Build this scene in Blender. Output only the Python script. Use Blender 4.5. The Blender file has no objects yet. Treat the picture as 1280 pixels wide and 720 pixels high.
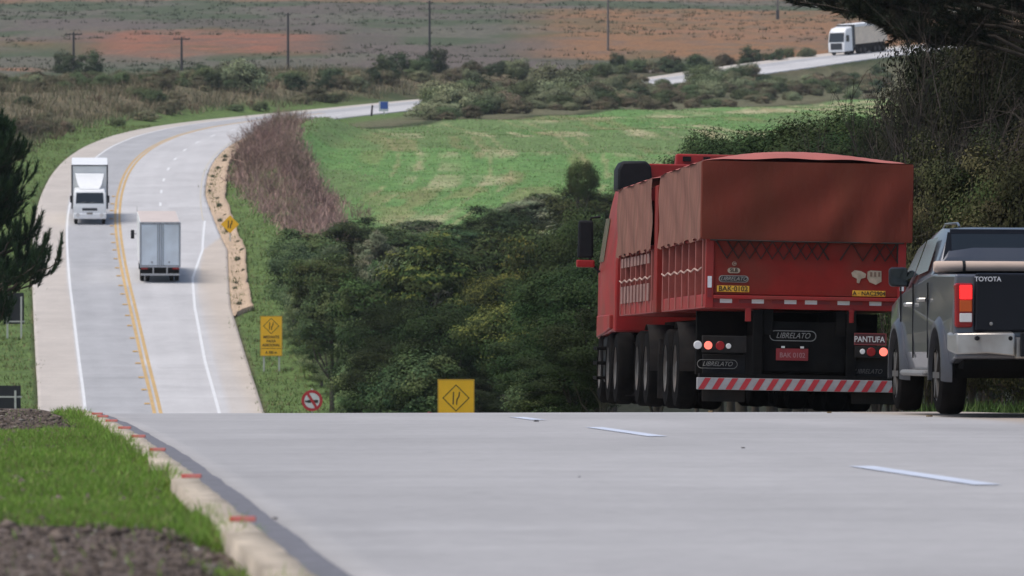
import bpy, math, random
import numpy as np
from mathutils import Vector, Matrix, Euler

random.seed(7)
RNG = np.random.default_rng(11)
S = bpy.context.scene
COL = S.collection
R = math.radians

# ------------------------------------------------------------------ camera
FPX = 7111.0                      # focal length in pixels of a 1280 px wide picture (200 mm lens)
cam_data = bpy.data.cameras.new("camera")
cam_data.lens = 200.0
cam_data.sensor_width = 36.0
cam_data.clip_start = 0.5
cam_data.clip_end = 6000.0
cam_data.dof.use_dof = True
cam_data.dof.focus_distance = 72.0
cam_data.dof.aperture_fstop = 8.0
cam = bpy.data.objects.new("camera", cam_data)
cam.location = (0, 0, 0)
cam.rotation_euler = (R(90), 0, 0)
COL.objects.link(cam)
S.camera = cam

# ------------------------------------------------------------------ sky, sun, exposure
SUN_POS = Vector((-0.38, -0.13, 0.91)).normalized()
world = bpy.data.worlds.new("World")
S.world = world
world.use_nodes = True
wn = world.node_tree.nodes
sky = wn.new("ShaderNodeTexSky")
sky.sky_type = 'NISHITA'
sky.sun_disc = False
sky.sun_elevation = math.asin(SUN_POS.z)
sky.sun_rotation = math.atan2(SUN_POS.x, SUN_POS.y)
sky.dust_density = 2.5
world.node_tree.links.new(sky.outputs[0], wn["Background"].inputs[0])
wn["Background"].inputs[1].default_value = 0.12
sun_data = bpy.data.lights.new("sun", 'SUN')
sun_data.energy = 2.35
sun_data.angle = R(32.0)
sun_data.color = (1.0, 0.95, 0.885)
sun = bpy.data.objects.new("sun", sun_data)
sun.rotation_euler = (-SUN_POS).to_track_quat('-Z', 'Y').to_euler()
COL.objects.link(sun)
S.view_settings.view_transform = 'Standard'
S.view_settings.look = 'None'
S.view_settings.exposure = 0.12
S.view_settings.gamma = 1.0
S.render.engine = 'CYCLES'
S.cycles.max_bounces = 6
S.cycles.transparent_max_bounces = 6

# ------------------------------------------------------------------ helpers
def at(px, row, d):
    """world point seen at a place of the survey photograph, d metres ahead"""
    return Vector(((px - 640) / FPX * d, d, (360 - row) / FPX * d))

def tag(o, label=None, cat=None, group=None, kind=None):
    if label: o['label'] = label
    if cat: o['category'] = cat
    if group: o['group'] = group
    if kind: o['kind'] = kind
    return o

def thing(name, label, cat, loc=(0, 0, 0), rot=(0, 0, 0), group=None):
    o = bpy.data.objects.new(name, None)
    o.empty_display_size = 0.3
    COL.objects.link(o)
    o.location = loc
    o.rotation_euler = rot
    return tag(o, label, cat, group)

def copy_tree(o, parent=None):
    c = o.copy()
    COL.objects.link(c)
    c.parent = parent
    for ch in list(o.children):
        copy_tree(ch, c)
    return c

def smooth01(t):
    t = np.clip(t, 0, 1)
    return t * t * (3 - 2 * t)

def _hash(ix, iy, seed):
    h = (ix.astype(np.int64) * 374761393 + iy.astype(np.int64) * 668265263 + seed * 1442695041) & 0x7fffffff
    h = ((h ^ (h >> 13)) * 1274126177) & 0x7fffffff
    return ((h ^ (h >> 16)) & 0xffff) / 65535.0

def vnoise(x, y, seed=0):
    x = np.asarray(x, float); y = np.asarray(y, float)
    ix = np.floor(x); iy = np.floor(y)
    fx = smooth01(x - ix); fy = smooth01(y - iy)
    a = _hash(ix, iy, seed); b = _hash(ix + 1, iy, seed)
    c = _hash(ix, iy + 1, seed); d = _hash(ix + 1, iy + 1, seed)
    return (a * (1 - fx) + b * fx) * (1 - fy) + (c * (1 - fx) + d * fx) * fy

def fbm(x, y, seed=0, octv=4):
    s = 0.0; a = 0.5; t = 0.0
    for k in range(octv):
        s = s + a * vnoise(x * 2 ** k + 13.7 * k, y * 2 ** k - 7.1 * k, seed + k)
        t += a; a *= 0.5
    return s / t

def np_mesh(name, verts, faces_flat, nper, material, colors=None, smooth=False):
    """mesh from numpy arrays; every face has nper corners"""
    me = bpy.data.meshes.new(name)
    nv = len(verts); nf = len(faces_flat) // nper
    me.vertices.add(nv)
    me.vertices.foreach_set("co", np.asarray(verts, np.float32).ravel())
    me.loops.add(nf * nper)
    me.loops.foreach_set("vertex_index", np.asarray(faces_flat, np.int32).ravel())
    me.polygons.add(nf)
    me.polygons.foreach_set("loop_start", np.arange(0, nf * nper, nper, dtype=np.int32))
    if smooth:
        me.polygons.foreach_set("use_smooth", np.ones(nf, bool))
    me.update(calc_edges=True)
    if colors is not None:
        at_ = me.color_attributes.new("Col", 'FLOAT_COLOR', 'POINT')
        c4 = np.ones((nv, 4), np.float32); c4[:, :3] = colors
        at_.data.foreach_set("color", c4.ravel())
    if material: me.materials.append(material)
    return me

def link_mesh(name, me, parent=None):
    o = bpy.data.objects.new(name, me)
    COL.objects.link(o)
    o.parent = parent
    return o

# ------------------------------------------------------------------ materials
def new_mat(name):
    m = bpy.data.materials.new(name)
    m.use_nodes = True
    nt = m.node_tree
    return m, nt, nt.nodes["Principled BSDF"]

def mat(name, color, rough=0.6, metal=0.0, var=0.12, scale=3.0, bump=0.0, coat=0.0, spec=0.5, dirt=None, dirt_amt=0.0, stretch=(1, 1, 1)):
    m, nt, b = new_mat(name)
    N, L = nt.nodes, nt.links
    tc = N.new("ShaderNodeTexCoord")
    mp = N.new("ShaderNodeMapping"); mp.inputs['Scale'].default_value = stretch
    L.new(tc.outputs['Object'], mp.inputs[0])
    nz = N.new("ShaderNodeTexNoise"); nz.inputs['Scale'].default_value = scale; nz.inputs['Detail'].default_value = 6
    nz.inputs['Roughness'].default_value = 0.65
    L.new(mp.outputs[0], nz.inputs['Vector'])
    ramp = N.new("ShaderNodeValToRGB")
    ramp.color_ramp.elements[0].position = 0.3; ramp.color_ramp.elements[1].position = 0.7
    lo = tuple(c * (1 - var) for c in color); hi = tuple(min(1, c * (1 + var)) for c in color)
    ramp.color_ramp.elements[0].color = (*lo, 1); ramp.color_ramp.elements[1].color = (*hi, 1)
    L.new(nz.outputs[0], ramp.inputs[0])
    out = ramp.outputs[0]
    if dirt:
        n2 = N.new("ShaderNodeTexNoise"); n2.inputs['Scale'].default_value = scale * 0.6; n2.inputs['Detail'].default_value = 8
        L.new(mp.outputs[0], n2.inputs['Vector'])
        r2 = N.new("ShaderNodeValToRGB")
        r2.color_ramp.elements[0].position = 0.42; r2.color_ramp.elements[1].position = 0.68
        r2.color_ramp.elements[0].color = (0, 0, 0, 1); r2.color_ramp.elements[1].color = (dirt_amt,) * 3 + (1,)
        L.new(n2.outputs[0], r2.inputs[0])
        mx = N.new("ShaderNodeMixRGB"); mx.inputs[2].default_value = (*dirt, 1)
        L.new(r2.outputs[0], mx.inputs[0]); L.new(out, mx.inputs[1]); out = mx.outputs[0]
    L.new(out, b.inputs['Base Color'])
    b.inputs['Roughness'].default_value = rough
    b.inputs['Metallic'].default_value = metal
    b.inputs['Coat Weight'].default_value = coat
    b.inputs['Specular IOR Level'].default_value = spec
    if bump:
        bp = N.new("ShaderNodeBump"); bp.inputs['Strength'].default_value = bump; bp.inputs['Distance'].default_value = 0.02
        L.new(nz.outputs[0], bp.inputs['Height']); L.new(bp.outputs[0], b.inputs['Normal'])
    return m

def emit_mat(name, color, strength, base=None):
    m, nt, b = new_mat(name)
    b.inputs['Base Color'].default_value = (*(base or color), 1)
    b.inputs['Emission Color'].default_value = (*color, 1)
    b.inputs['Emission Strength'].default_value = strength
    b.inputs['Roughness'].default_value = 0.25
    return m

def attr_mat(name, rough=0.9, nscale=1.0, namt=0.35, bump=0.0, spec=0.3, layers=(), stretch=(1, 1, 1), trans=0.0, bdist=0.03, objvar=0.0):
    """material whose colour comes from the colour attribute times a procedural noise"""
    m, nt, b = new_mat(name)
    N, L = nt.nodes, nt.links
    at_ = N.new("ShaderNodeAttribute"); at_.attribute_name = "Col"
    out = at_.outputs['Color']
    if namt > 0:
        tc = N.new("ShaderNodeTexCoord")
        mp = N.new("ShaderNodeMapping"); mp.inputs['Scale'].default_value = stretch
        L.new(tc.outputs['Object'], mp.inputs[0])
        nz = N.new("ShaderNodeTexNoise"); nz.inputs['Scale'].default_value = nscale; nz.inputs['Detail'].default_value = 8
        nz.inputs['Roughness'].default_value = 0.7
        L.new(mp.outputs[0], nz.inputs['Vector'])
        mr = N.new("ShaderNodeMapRange")
        mr.inputs[1].default_value = 0.3; mr.inputs[2].default_value = 0.7
        mr.inputs[3].default_value = 1 - namt; mr.inputs[4].default_value = 1 + namt
        L.new(nz.outputs[0], mr.inputs[0])
        vm = N.new("ShaderNodeVectorMath"); vm.operation = 'SCALE'
        L.new(out, vm.inputs[0]); L.new(mr.outputs[0], vm.inputs['Scale'])
        out = vm.outputs[0]
        if bump:
            bp = N.new("ShaderNodeBump"); bp.inputs['Strength'].default_value = bump; bp.inputs['Distance'].default_value = bdist
            L.new(nz.outputs[0], bp.inputs['Height']); L.new(bp.outputs[0], b.inputs['Normal'])
    for (st_, sc_, lo_, hi_, va_, vb_) in layers:          # further noise: stretch, scale, from min/max, to min/max
        tc2 = N.new("ShaderNodeTexCoord"); mp2 = N.new("ShaderNodeMapping"); mp2.inputs['Scale'].default_value = st_
        L.new(tc2.outputs['Object'], mp2.inputs[0])
        n2 = N.new("ShaderNodeTexNoise"); n2.inputs['Scale'].default_value = sc_; n2.inputs['Detail'].default_value = 7; n2.inputs['Roughness'].default_value = .68
        L.new(mp2.outputs[0], n2.inputs['Vector'])
        m2 = N.new("ShaderNodeMapRange"); m2.inputs[1].default_value = lo_; m2.inputs[2].default_value = hi_; m2.inputs[3].default_value = va_; m2.inputs[4].default_value = vb_
        L.new(n2.outputs[0], m2.inputs[0])
        v2 = N.new("ShaderNodeVectorMath"); v2.operation = 'SCALE'
        L.new(out, v2.inputs[0]); L.new(m2.outputs[0], v2.inputs['Scale']); out = v2.outputs[0]
    if objvar:                                              # every plant has its own shade of green
        oi = N.new("ShaderNodeObjectInfo")
        hs = N.new("ShaderNodeHueSaturation")
        m3 = N.new("ShaderNodeMapRange"); m3.inputs[3].default_value = 1 - objvar; m3.inputs[4].default_value = 1 + objvar * 1.5
        L.new(oi.outputs['Random'], m3.inputs[0]); L.new(m3.outputs[0], hs.inputs['Value'])
        ml = N.new("ShaderNodeMath"); ml.operation = 'MULTIPLY_ADD'; ml.inputs[1].default_value = 7.13; ml.inputs[2].default_value = 0
        L.new(oi.outputs['Random'], ml.inputs[0])
        fr = N.new("ShaderNodeMath"); fr.operation = 'FRACT'; L.new(ml.outputs[0], fr.inputs[0])
        m4 = N.new("ShaderNodeMapRange"); m4.inputs[3].default_value = .468; m4.inputs[4].default_value = .515
        L.new(fr.outputs[0], m4.inputs[0]); L.new(m4.outputs[0], hs.inputs['Hue'])
        L.new(out, hs.inputs['Color']); out = hs.outputs[0]
    L.new(out, b.inputs['Base Color'])
    b.inputs['Roughness'].default_value = rough
    b.inputs['Specular IOR Level'].default_value = spec
    if trans:
        tr = N.new("ShaderNodeBsdfTranslucent"); L.new(out, tr.inputs[0])
        ms = N.new("ShaderNodeMixShader"); ms.inputs[0].default_value = trans
        L.new(b.outputs[0], ms.inputs[1]); L.new(tr.outputs[0], ms.inputs[2])
        L.new(ms.outputs[0], nt.nodes["Material Output"].inputs[0])
    return m

# ------------------------------------------------------------------ road axis and terrain
AX = np.array([(0, 5.2), (10, 4.28), (20, 3.36), (31.6, 2.29), (46, .97), (55, .1), (70, -1.35), (100, -4.0), (150, -7.9), (200, -11.6),
               (240, -14.5), (276, -17.16), (295, -18.9), (322, -21.3), (355, -24.2), (388, -26.9), (407, -28.27), (430, -29.5),
               (446, -30.1), (464, -30.3), (484, -29.8), (504, -28.4), (522, -25.9), (540, -22.6), (560, -18.6), (582, -13.8), (612, -7.5),
               (645, 1.0), (676, 11.0), (702, 21.7), (722, 32.0), (745, 45.0), (775, 62.0), (830, 96.0), (900, 140.0)])
RZ = np.array([(-40, -.42), (0, -.77), (20, -.944), (40, -1.118), (50, -1.208), (56, -1.268), (62, -1.358), (70, -1.545), (85, -2.03), (100, -2.6),
               (150, -5.0), (200, -7.0), (235, -7.45), (258, -7.1), (276, -6.02), (295, -4.36), (322, -1.81), (355, 1.0), (388, 3.9), (407, 5.72), (430, 7.86),
               (446, 9.3), (464, 10.9), (484, 12.5), (508, 14.2), (524, 15.2), (540, 16.1), (580, 18.3), (612, 20.1), (645, 22.0), (676, 23.9),
               (702, 25.9), (722, 28.1), (745, 30.6), (775, 33.4), (830, 38.0), (900, 43.5)])
BZ = np.array([(540, 16.1), (580, 18.3), (612, 20.0), (676, 23.8), (702, 25.5), (745, 28.5), (830, 35), (950, 44), (1150, 58.5), (1600, 98), (2200, 150), (3500, 230)])
def _sm(tab, q, w):
    """smoothed table lookup"""
    s = 0
    for k in (-1, -.5, 0, .5, 1):
        s = s + np.interp(q + k * w, tab[:, 0], tab[:, 1])
    return s / 5
def road_z(d):
    d = np.asarray(d, float)
    return _sm(RZ, d, np.clip((d - 60) * .12, 1.0, 12))
BZ_ALL = np.vstack([RZ[RZ[:, 0] < 535], BZ])
def base_z(d):
    d = np.asarray(d, float)
    return _sm(BZ_ALL, d, np.clip((d - 60) * .12, 1.0, 25))
def axis_x(d):
    d = np.asarray(d, float)
    return _sm(AX, d, np.clip((d - 40) * .1, 2.0, 12))

_dd = np.arange(-30, 880, 0.5)
_ax = np.stack([axis_x(_dd), _dd, road_z(_dd)], 1)
_seg = np.linalg.norm(np.diff(_ax[:, :2], axis=0), axis=1)
_s = np.concatenate([[0], np.cumsum(_seg)])
STEP = 1.0
_sq = np.arange(0, _s[-1], STEP)
AXP = np.stack([np.interp(_sq, _s, _ax[:, k]) for k in range(3)], 1)       # axis samples every metre
_t = np.gradient(AXP[:, :2], axis=0); _t /= np.linalg.norm(_t, axis=1)[:, None]
AXT = _t
AXN = np.stack([_t[:, 1], -_t[:, 0]], 1)                                    # to the right of travel
AXS = _sq
S_OF_D = lambda d: float(np.interp(d, AXP[:, 1], AXS))
def left_w(s):
    d = np.interp(s, AXS, AXP[:, 1])
    return np.interp(d, [0, 18, 25, 32, 40, 60, 276, 690, 720, 900], [4.06, 4.02, 3.97, 3.92, 3.90, 3.92, 5.75, 5.75, 7.5, 7.5])
def right_w(s):
    d = np.interp(s, AXS, AXP[:, 1])
    return np.interp(d, [0, 60, 100, 276, 330, 372, 400, 420, 500, 690, 720, 900], [5.6, 5.6, 5.4, 5.15, 5.7, 7.0, 6.7, 6.3, 6.3, 6.3, 8, 8])
def on_road(d, off, dz=0.0):
    """point of the road surface, off metres right of its axis"""
    s = S_OF_D(d)
    i = int(np.clip(round(s / STEP), 1, len(AXP) - 2))
    p = AXP[i, :2] + AXN[i] * off
    return Vector((p[0], p[1], AXP[i, 2] + dz))
def heading(d):
    i = int(np.clip(round(S_OF_D(d) / STEP), 1, len(AXP) - 2))
    dz = (AXP[i + 1, 2] - AXP[i - 1, 2]) / (2 * STEP)
    return math.atan2(-AXT[i, 0], AXT[i, 1]), math.atan(dz)

def nearest_axis(x, y):
    """arc length and signed offset from the road axis for arrays of points"""
    n = len(x); s = np.empty(n); off = np.empty(n)
    A = AXP[::2, :2].astype(np.float32)
    for a in range(0, n, 20000):
        X = x[a:a + 20000].astype(np.float32); Y = y[a:a + 20000].astype(np.float32)
        i = np.argmin((X[:, None] - A[None, :, 0]) ** 2 + (Y[:, None] - A[None, :, 1]) ** 2, axis=1) * 2
        dx = X - AXP[i, 0]; dy = Y - AXP[i, 1]
        s[a:a + 20000] = AXS[i] + dx * AXT[i, 0] + dy * AXT[i, 1]
        off[a:a + 20000] = dx * AXN[i, 0] + dy * AXN[i, 1]
    return s, off

def terrain(x, y):
    """ground height, arc length and offset for arrays of points"""
    x = np.asarray(x, float); y = np.asarray(y, float)
    s, off = nearest_axis(x, y)
    zr = np.interp(s, AXS, AXP[:, 2])
    nat = base_z(y)
    # bank on the left of the far road
    nat = nat + 2.3 * smooth01((-off - 7) / 16) * smooth01((y - 300) / 90) * smooth01((760 - y) / 120)
    # cut bank with the dead brush on the right of the bend
    nat = nat + 1.7 * smooth01((off - 7.6) / 2.5) * smooth01((16 - off) / 4) * smooth01((y - 385) / 45) * smooth01((515 - y) / 20)
    # wooded hollow right of the road
    nat = nat - 2.2 * smooth01((off - 9) / 14) * smooth01((y - 110) / 60) * smooth01((345 - y) / 70)
    # foreground bank on the left is a touch above the road
    nat = nat + 0.05 * smooth01((-off - 4.2) / 0.5) * smooth01((75 - y) / 15)
    nat = nat + (fbm(x * .08, y * .08, 3) - .5) * .9 * smooth01((y - 300) / 60) * smooth01((np.abs(off) - 8) / 10)
    lw, rw = left_w(s), right_w(s)
    edge = np.where(off < 0, -off - lw, off - rw)
    wdt = np.where(y < 75, 0.45, 7.0)
    w = smooth01((edge - 0.15) / wdt)
    w = np.where(y < -20, 0 * w, w)
    z = (zr - 0.05) * (1 - w) + nat * w
    z = np.where(edge < 0.1, zr - 0.16, z)
    return z, s, off, edge

def ground_at(x, y):
    return float(terrain(np.array([x]), np.array([y]))[0][0])
# ------------------------------------------------------------------ ground sheet
def lerp3(c, a, b):
    return c * (1 - a[:, None]) + np.asarray(b)[None, :] * a[:, None]

u_in = np.arange(-0.125, 0.1251, 0.0006)
u_out = np.array([0.128, .133, .14, .15, .165, .19, .23, .3, .4, .6, 1.0, 1.8])
U = np.concatenate([-u_out[::-1], u_in, u_out])
Dn = [-25, -10, 0, 4, 8, 11, 13]
v = 14.0
while v < 2600:
    Dn.append(v)
    v += (0.18 if v < 26 else 0.35 if v < 62 else 1.2 if v < 110 else 3.0 if v < 265 else 0.9 if v < 560 else 2.2 if v < 900 else 5 if v < 1400 else 40)
D = np.array(Dn)
UU, DD = np.meshgrid(U, D)
GX = (UU * np.maximum(DD, 40 * (np.abs(UU) > .2) + 9)).ravel()
GY = DD.ravel()
GZ, GS, GOFF, GEDGE = terrain(GX, GY)
gpx = 640 + GX / np.maximum(GY, 1) * FPX                      # lateral bearing, used to lay out the fields
n1 = fbm(GX * .05, GY * .05, 21); n2 = fbm(GX * .25, GY * .12, 22); n3 = fbm(GX * 1.1, GY * .5, 23)
col = np.tile(np.array([.050, .062, .026]), (len(GX), 1))     # rough grass
col = lerp3(col, smooth01((n2 - .45) / .2) * .7, (.130, .110, .065))
# woodland floor
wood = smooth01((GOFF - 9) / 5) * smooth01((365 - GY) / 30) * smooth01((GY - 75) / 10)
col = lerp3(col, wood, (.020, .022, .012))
# mown verge along the road
verge = smooth01((GEDGE) / .3) * smooth01((6.5 + 3 * n2 - GEDGE) / 2.5) * smooth01((GY - 90) / 40) * smooth01((640 - GY) / 60)
vcol = np.stack([.085 + .04 * n3, .135 + .05 * n3, .042 + .012 * n3], 1)
col = col * (1 - verge[:, None]) + vcol * verge[:, None]
# green field on the slope
top = np.interp(gpx, [330, 370, 540, 800, 1085, 1400], [492, 502, 524, 570, 615, 640])
fl = smooth01((GOFF - np.interp(GY, [360, 400, 450, 480, 505, 560], [17, 15.2, 13.6, 11.5, 9.3, 10]) - 1.0 * (n2 - .5)) / 1.0) * smooth01((GY - 352) / 12) * smooth01((top - GY) / 3)
fc = np.stack([.095 + .06 * n3, .195 + .08 * n3, .060 + .025 * n3], 1)
olive = smooth01((fbm(GX * .06, GY * .035, 31) - .47) / .12)
fc = lerp3(fc, olive * .6, (.140, .185, .075))
# dry streaks along the drill rows, curved like the rows
cx = GX + (GY - 450) ** 2 * .0012
st = fbm(cx * .6, GY * .018, 33); st2 = fbm(GX * .05, GY * .06, 34)
tan_a = smooth01((st - .52) / .12) * smooth01((st2 - .40) / .18) * smooth01((gpx - 430) / 120)
swath = smooth01(1 - np.abs((GY - (top - 22 - 0.012 * (gpx - 740) - 10 * (fbm(GX * .04, GY * .02, 36) - .5))) / 9)) * smooth01((gpx - 640) / 60) * smooth01((n2 - .3) / .2)
swath2 = smooth01(1 - np.abs((GY - (top - 8)) / 4)) * smooth01((gpx - 800) / 90) * smooth01((n2 - .35) / .2)
tram = ((np.abs((cx / 7.5) % 1.0 - .5) > .475) | (np.abs((cx / 7.5 + .22) % 1.0 - .5) > .478)) * smooth01((gpx - 420) / 60) * smooth01((900 - gpx) / 100) * smooth01((n2 - .3) / .2)
fc = lerp3(fc, tram * .5, (.34, .30, .16))
fc = lerp3(fc, np.clip(tan_a * (.25 + .8 * n3) + swath * (.5 + .8 * n3) + swath2 * .8, 0, .9), (.42, .37, .225))
red_a = smooth01((fbm(cx * .35 + 9, GY * .05, 38) - .60) / .08) * smooth01((gpx - 400) / 100) * .35
fc = lerp3(fc, red_a, (.27, .19, .095))
col = col * (1 - fl[:, None]) + fc * fl[:, None]
# ploughed red soil and stubble on the far hillside
hill = smooth01((GY - np.interp(gpx, [-200, 0, 300, 640, 900, 1300], [560, 570, 640, 700, 720, 800])) / 25)
wob = (fbm(GX * .012, GY * .012, 41) - .5) * 60 + (fbm(GX * .06, GY * .05, 42) - .5) * 46
Yw = GY + wob
stub = np.stack([.118 + .07 * n3, .116 + .06 * n3, .088 + .045 * n3], 1)
stub = lerp3(stub, smooth01((fbm(GX * .06, GY * .03, 43) - .46) / .12) * .75, (.075, .108, .052))
stub = lerp3(stub, smooth01((fbm(GX * .03, GY * .022, 47) - .55) / .1) * .6, (.165, .125, .118))
def band(y0, y1, soft=34): return smooth01((Yw - y0) / soft) * smooth01((y1 - Yw) / soft)
RED = (.335, .148, .092); ORG = (.335, .180, .108); BRN = (.310, .165, .082)
lat = lambda a, b, s_=40: smooth01((gpx - a) / s_) * smooth01((b - gpx) / s_)
# rough ground between the field and the far road
col = lerp3(col, smooth01((GY - top - 1) / 4) * (1 - hill) * smooth01((GOFF - 9) / 3) * .85, (.135, .130, .075))
mixn = .55 + .45 * smooth01((n2 - .35) / .25)
hc = stub
hc = lerp3(hc, band(1105, 1190) * mixn * .85, ORG)
hc = lerp3(hc, band(775, 935) * lat(60, 450, 110) * mixn * .95, RED)
hc = lerp3(hc, band(805, 880) * lat(-400, 120, 90) * mixn * .5, BRN)
hc = lerp3(hc, band(670, 765) * lat(-400, 85, 70) * mixn * .95, ORG)
hc = lerp3(hc, band(700, 722, 8) * lat(300, 460, 40) * mixn * .6, ORG)
hc = lerp3(hc, band(770, 1060, 30) * lat(610, 1400, 140) * mixn * .97, BRN)
hc = lerp3(hc, band(860, 930, 30) * lat(760, 1400, 100) * mixn * .6, ORG)
hc = hc * .80
col = col * (1 - hill[:, None]) + hc * hill[:, None]
# bank left of the bend: straw and olive
bk = smooth01((-GOFF - 11) / 4) * smooth01((GY - 360) / 30) * (1 - hill)
col = lerp3(col, bk * .8, (.150, .128, .078))
col = lerp3(col, bk * smooth01((n3 - .5) / .15) * .5, (.24, .19, .115))
# foreground bank: soil in front and at the crest, grass soil between
nearm = smooth01((75 - GY) / 8) * (GOFF < 0)
col = lerp3(col, nearm, (.125, .098, .084))
col *= (0.82 + .36 * fbm(GX * 2.1, GY * .9, 55))[:, None]
nu, nd = len(U), len(D)
idx = np.arange(nu * nd).reshape(nd, nu)
quads = np.stack([idx[:-1, :-1], idx[:-1, 1:], idx[1:, 1:], idx[1:, :-1]], -1).reshape(-1)
M_ground = attr_mat("ground_soil_and_crops", .95, 1.6, .38, .5, .15, layers=(((1, .35, 1), 4.5, .3, .7, .72, 1.28),), bdist=.15)
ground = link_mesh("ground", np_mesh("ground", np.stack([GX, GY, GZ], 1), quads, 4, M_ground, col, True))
tag(ground, kind='structure')

# ------------------------------------------------------------------ road
def strip(name, s0, s1, offs, dz, material, colfn=None, ds=1.0, kind='structure', skirt=0.0, thick=None):
    """sheet that follows the road between arc lengths s0 and s1; offs: list of offsets (or a function of s)"""
    n = max(2, int(round((s1 - s0) / ds)) + 1)
    ss = np.linspace(s0, s1, n)
    P = np.stack([np.interp(ss, AXS, AXP[:, k]) for k in range(3)], 1)
    Nn = np.stack([np.interp(ss, AXS, AXN[:, k]) for k in range(2)], 1)
    O = offs(ss) if callable(offs) else np.tile(np.asarray(offs, float)[None, :], (n, 1))
    m = O.shape[1]
    V = np.empty((n, m, 3))
    V[:, :, 0] = P[:, None, 0] + Nn[:, None, 0] * O
    V[:, :, 1] = P[:, None, 1] + Nn[:, None, 1] * O
    V[:, :, 2] = P[:, None, 2] + (dz if np.isscalar(dz) else dz(ss, O))
    Sg = np.repeat(ss[:, None], m, 1)
    if skirt:
        for side in (0, 1):
            e = V[:, :1] if side == 0 else V[:, -1:]
            k = e.copy(); k[:, :, 2] -= skirt
            V = np.concatenate([k, V], 1) if side == 0 else np.concatenate([V, k], 1)
            O = np.concatenate([O[:, :1], O], 1) if side == 0 else np.concatenate([O, O[:, -1:]], 1)
            Sg = np.concatenate([Sg[:, :1], Sg], 1) if side == 0 else np.concatenate([Sg, Sg[:, -1:]], 1)
        m += 2
    ix = np.arange(n * m).reshape(n, m)
    q = np.stack([ix[:-1, :-1], ix[:-1, 1:], ix[1:, 1:], ix[1:, :-1]], -1).reshape(-1)
    c = colfn(Sg.ravel(), O.ravel(), V.reshape(-1, 3)) if colfn else None
    o = link_mesh(name, np_mesh(name, V.reshape(-1, 3), q, 4, material, c, False))
    if kind: tag(o, kind=kind)
    return o

def road_offs(ss):
    lw, rw = left_w(ss), right_w(ss)
    t = np.linspace(0, 1, 61)
    return -lw[:, None] + (lw + rw)[:, None] * t[None, :]

def road_col(s, off, V):
    d = V[:, 1]
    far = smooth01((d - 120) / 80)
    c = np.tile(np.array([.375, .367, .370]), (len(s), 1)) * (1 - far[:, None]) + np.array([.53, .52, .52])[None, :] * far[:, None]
    slab = _hash(np.floor(s / 5.0), np.floor(off / 3.6 + 9), 5)
    c *= (0.955 + .09 * slab)[:, None]
    # the down lane is an older, greyer surface
    c = lerp3(c, far * ((off < 0)) * (off > -3.45) * .85, (.395, .395, .405))
    lanes = fbm(off * 1.3 + 40, s * .05, 61)
    c *= (.93 + .14 * lanes)[:, None]
    # tyre-polished tracks
    for o0 in (-2.6, -.9, .9, 2.7):
        c *= (1 - .035 * far * np.exp(-((off - o0) / .35) ** 2))[:, None]
    tan_l = far * smooth01((-off - 3.5) / .15)
    c = lerp3(c, tan_l * .75, (.52, .455, .39))
    wr = np.interp(d, [0, 200, 240, 276, 340, 372, 400], [9, 9, 3.35, 3.35, 3.9, 5.2, 9])
    tan_r = far * smooth01((off - wr) / .3) * (.55 + .45 * smooth01((off - 4.0) / 1.0))
    c = lerp3(c, tan_r * .8, (.53, .45, .37))
    near_r = (1 - far) * smooth01((off - 4.0 + .25 * vnoise(s * .4, off * .5, 66)) / .5)
    c = lerp3(c, near_r * .7, (.36, .29, .225))
    joint = (np.abs((s / 5.0) % 1.0 - .5) > .497)
    c *= (.97 + .06 * fbm(s * .35, off * .9, 62))[:, None]
    return c

M_road = attr_mat("road_concrete", .82, 9.0, .10, .25, .3, layers=(((.10, 1.1, 1), 1.6, .3, .7, .93, 1.06), ((.5, .25, 1), .8, .28, .72, .90, 1.09), ((1, .6, 1), 3.1, .22, .36, .72, 1.0)), bdist=.012)
S0, S1 = 4.0, float(AXS[-1]) - 2
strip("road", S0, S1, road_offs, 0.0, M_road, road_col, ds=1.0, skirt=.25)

M_white = mat("road_paint_white", (.74, .74, .74), .6, var=.08, scale=2)
M_wblue = mat("road_paint_new_white", (.60, .645, .75), .5, var=.10, scale=2)
M_yel = mat("road_paint_yellow", (.56, .37, .15), .65, var=.15, scale=.7)
sd = S_OF_D
# dashes between the near lanes
for k, (d0, d1) in enumerate(((29.6, 33.9), (44.2, 48.8), (53.4, 55.6))):
    strip("road_marking_dash", sd(d0), sd(d1), [-.075, .075], .005, M_wblue, ds=.5)
# left edge line, double yellow line, right edge line, lane dashes of the climb
strip("road_marking_edge", sd(240), sd(560), [-3.55, -3.40], .005, M_white)
strip("road_marking_edge", sd(560), S1, [-3.58, -3.38], .005, M_white)
strip("road_marking_centre", sd(240), sd(560), [-.24, -.06], .005, M_yel)
strip("road_marking_centre", sd(240), sd(560), [.06, .24], .005, M_yel)
def right_line(ss):
    d = np.interp(ss, AXS, AXP[:, 1])
    o = np.interp(d, [240, 276, 300, 330, 350, 372, 400, 420], [2.95, 2.98, 3.15, 3.6, 4.1, 5.35, 6.2, 6.0])
    return np.stack([o - .08, o + .08], 1)
strip("road_marking_edge", sd(240), sd(396), right_line, .005, M_white)
strip("road_marking_edge", sd(396.5), sd(560), [5.92, 6.0], .005, mat("road_paint_faded", (.55, .50, .40), .7))
s_ = sd(409)
while s_ < sd(560):
    strip("road_marking_dash", s_, s_ + 3.2, [2.95, 3.12], .005, M_white, ds=.8)
    s_ += 12
# square raised studs left of the double line
s_ = sd(262)
M_stud = mat("stud_yellow", (.55, .34, .12), .6)
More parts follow.
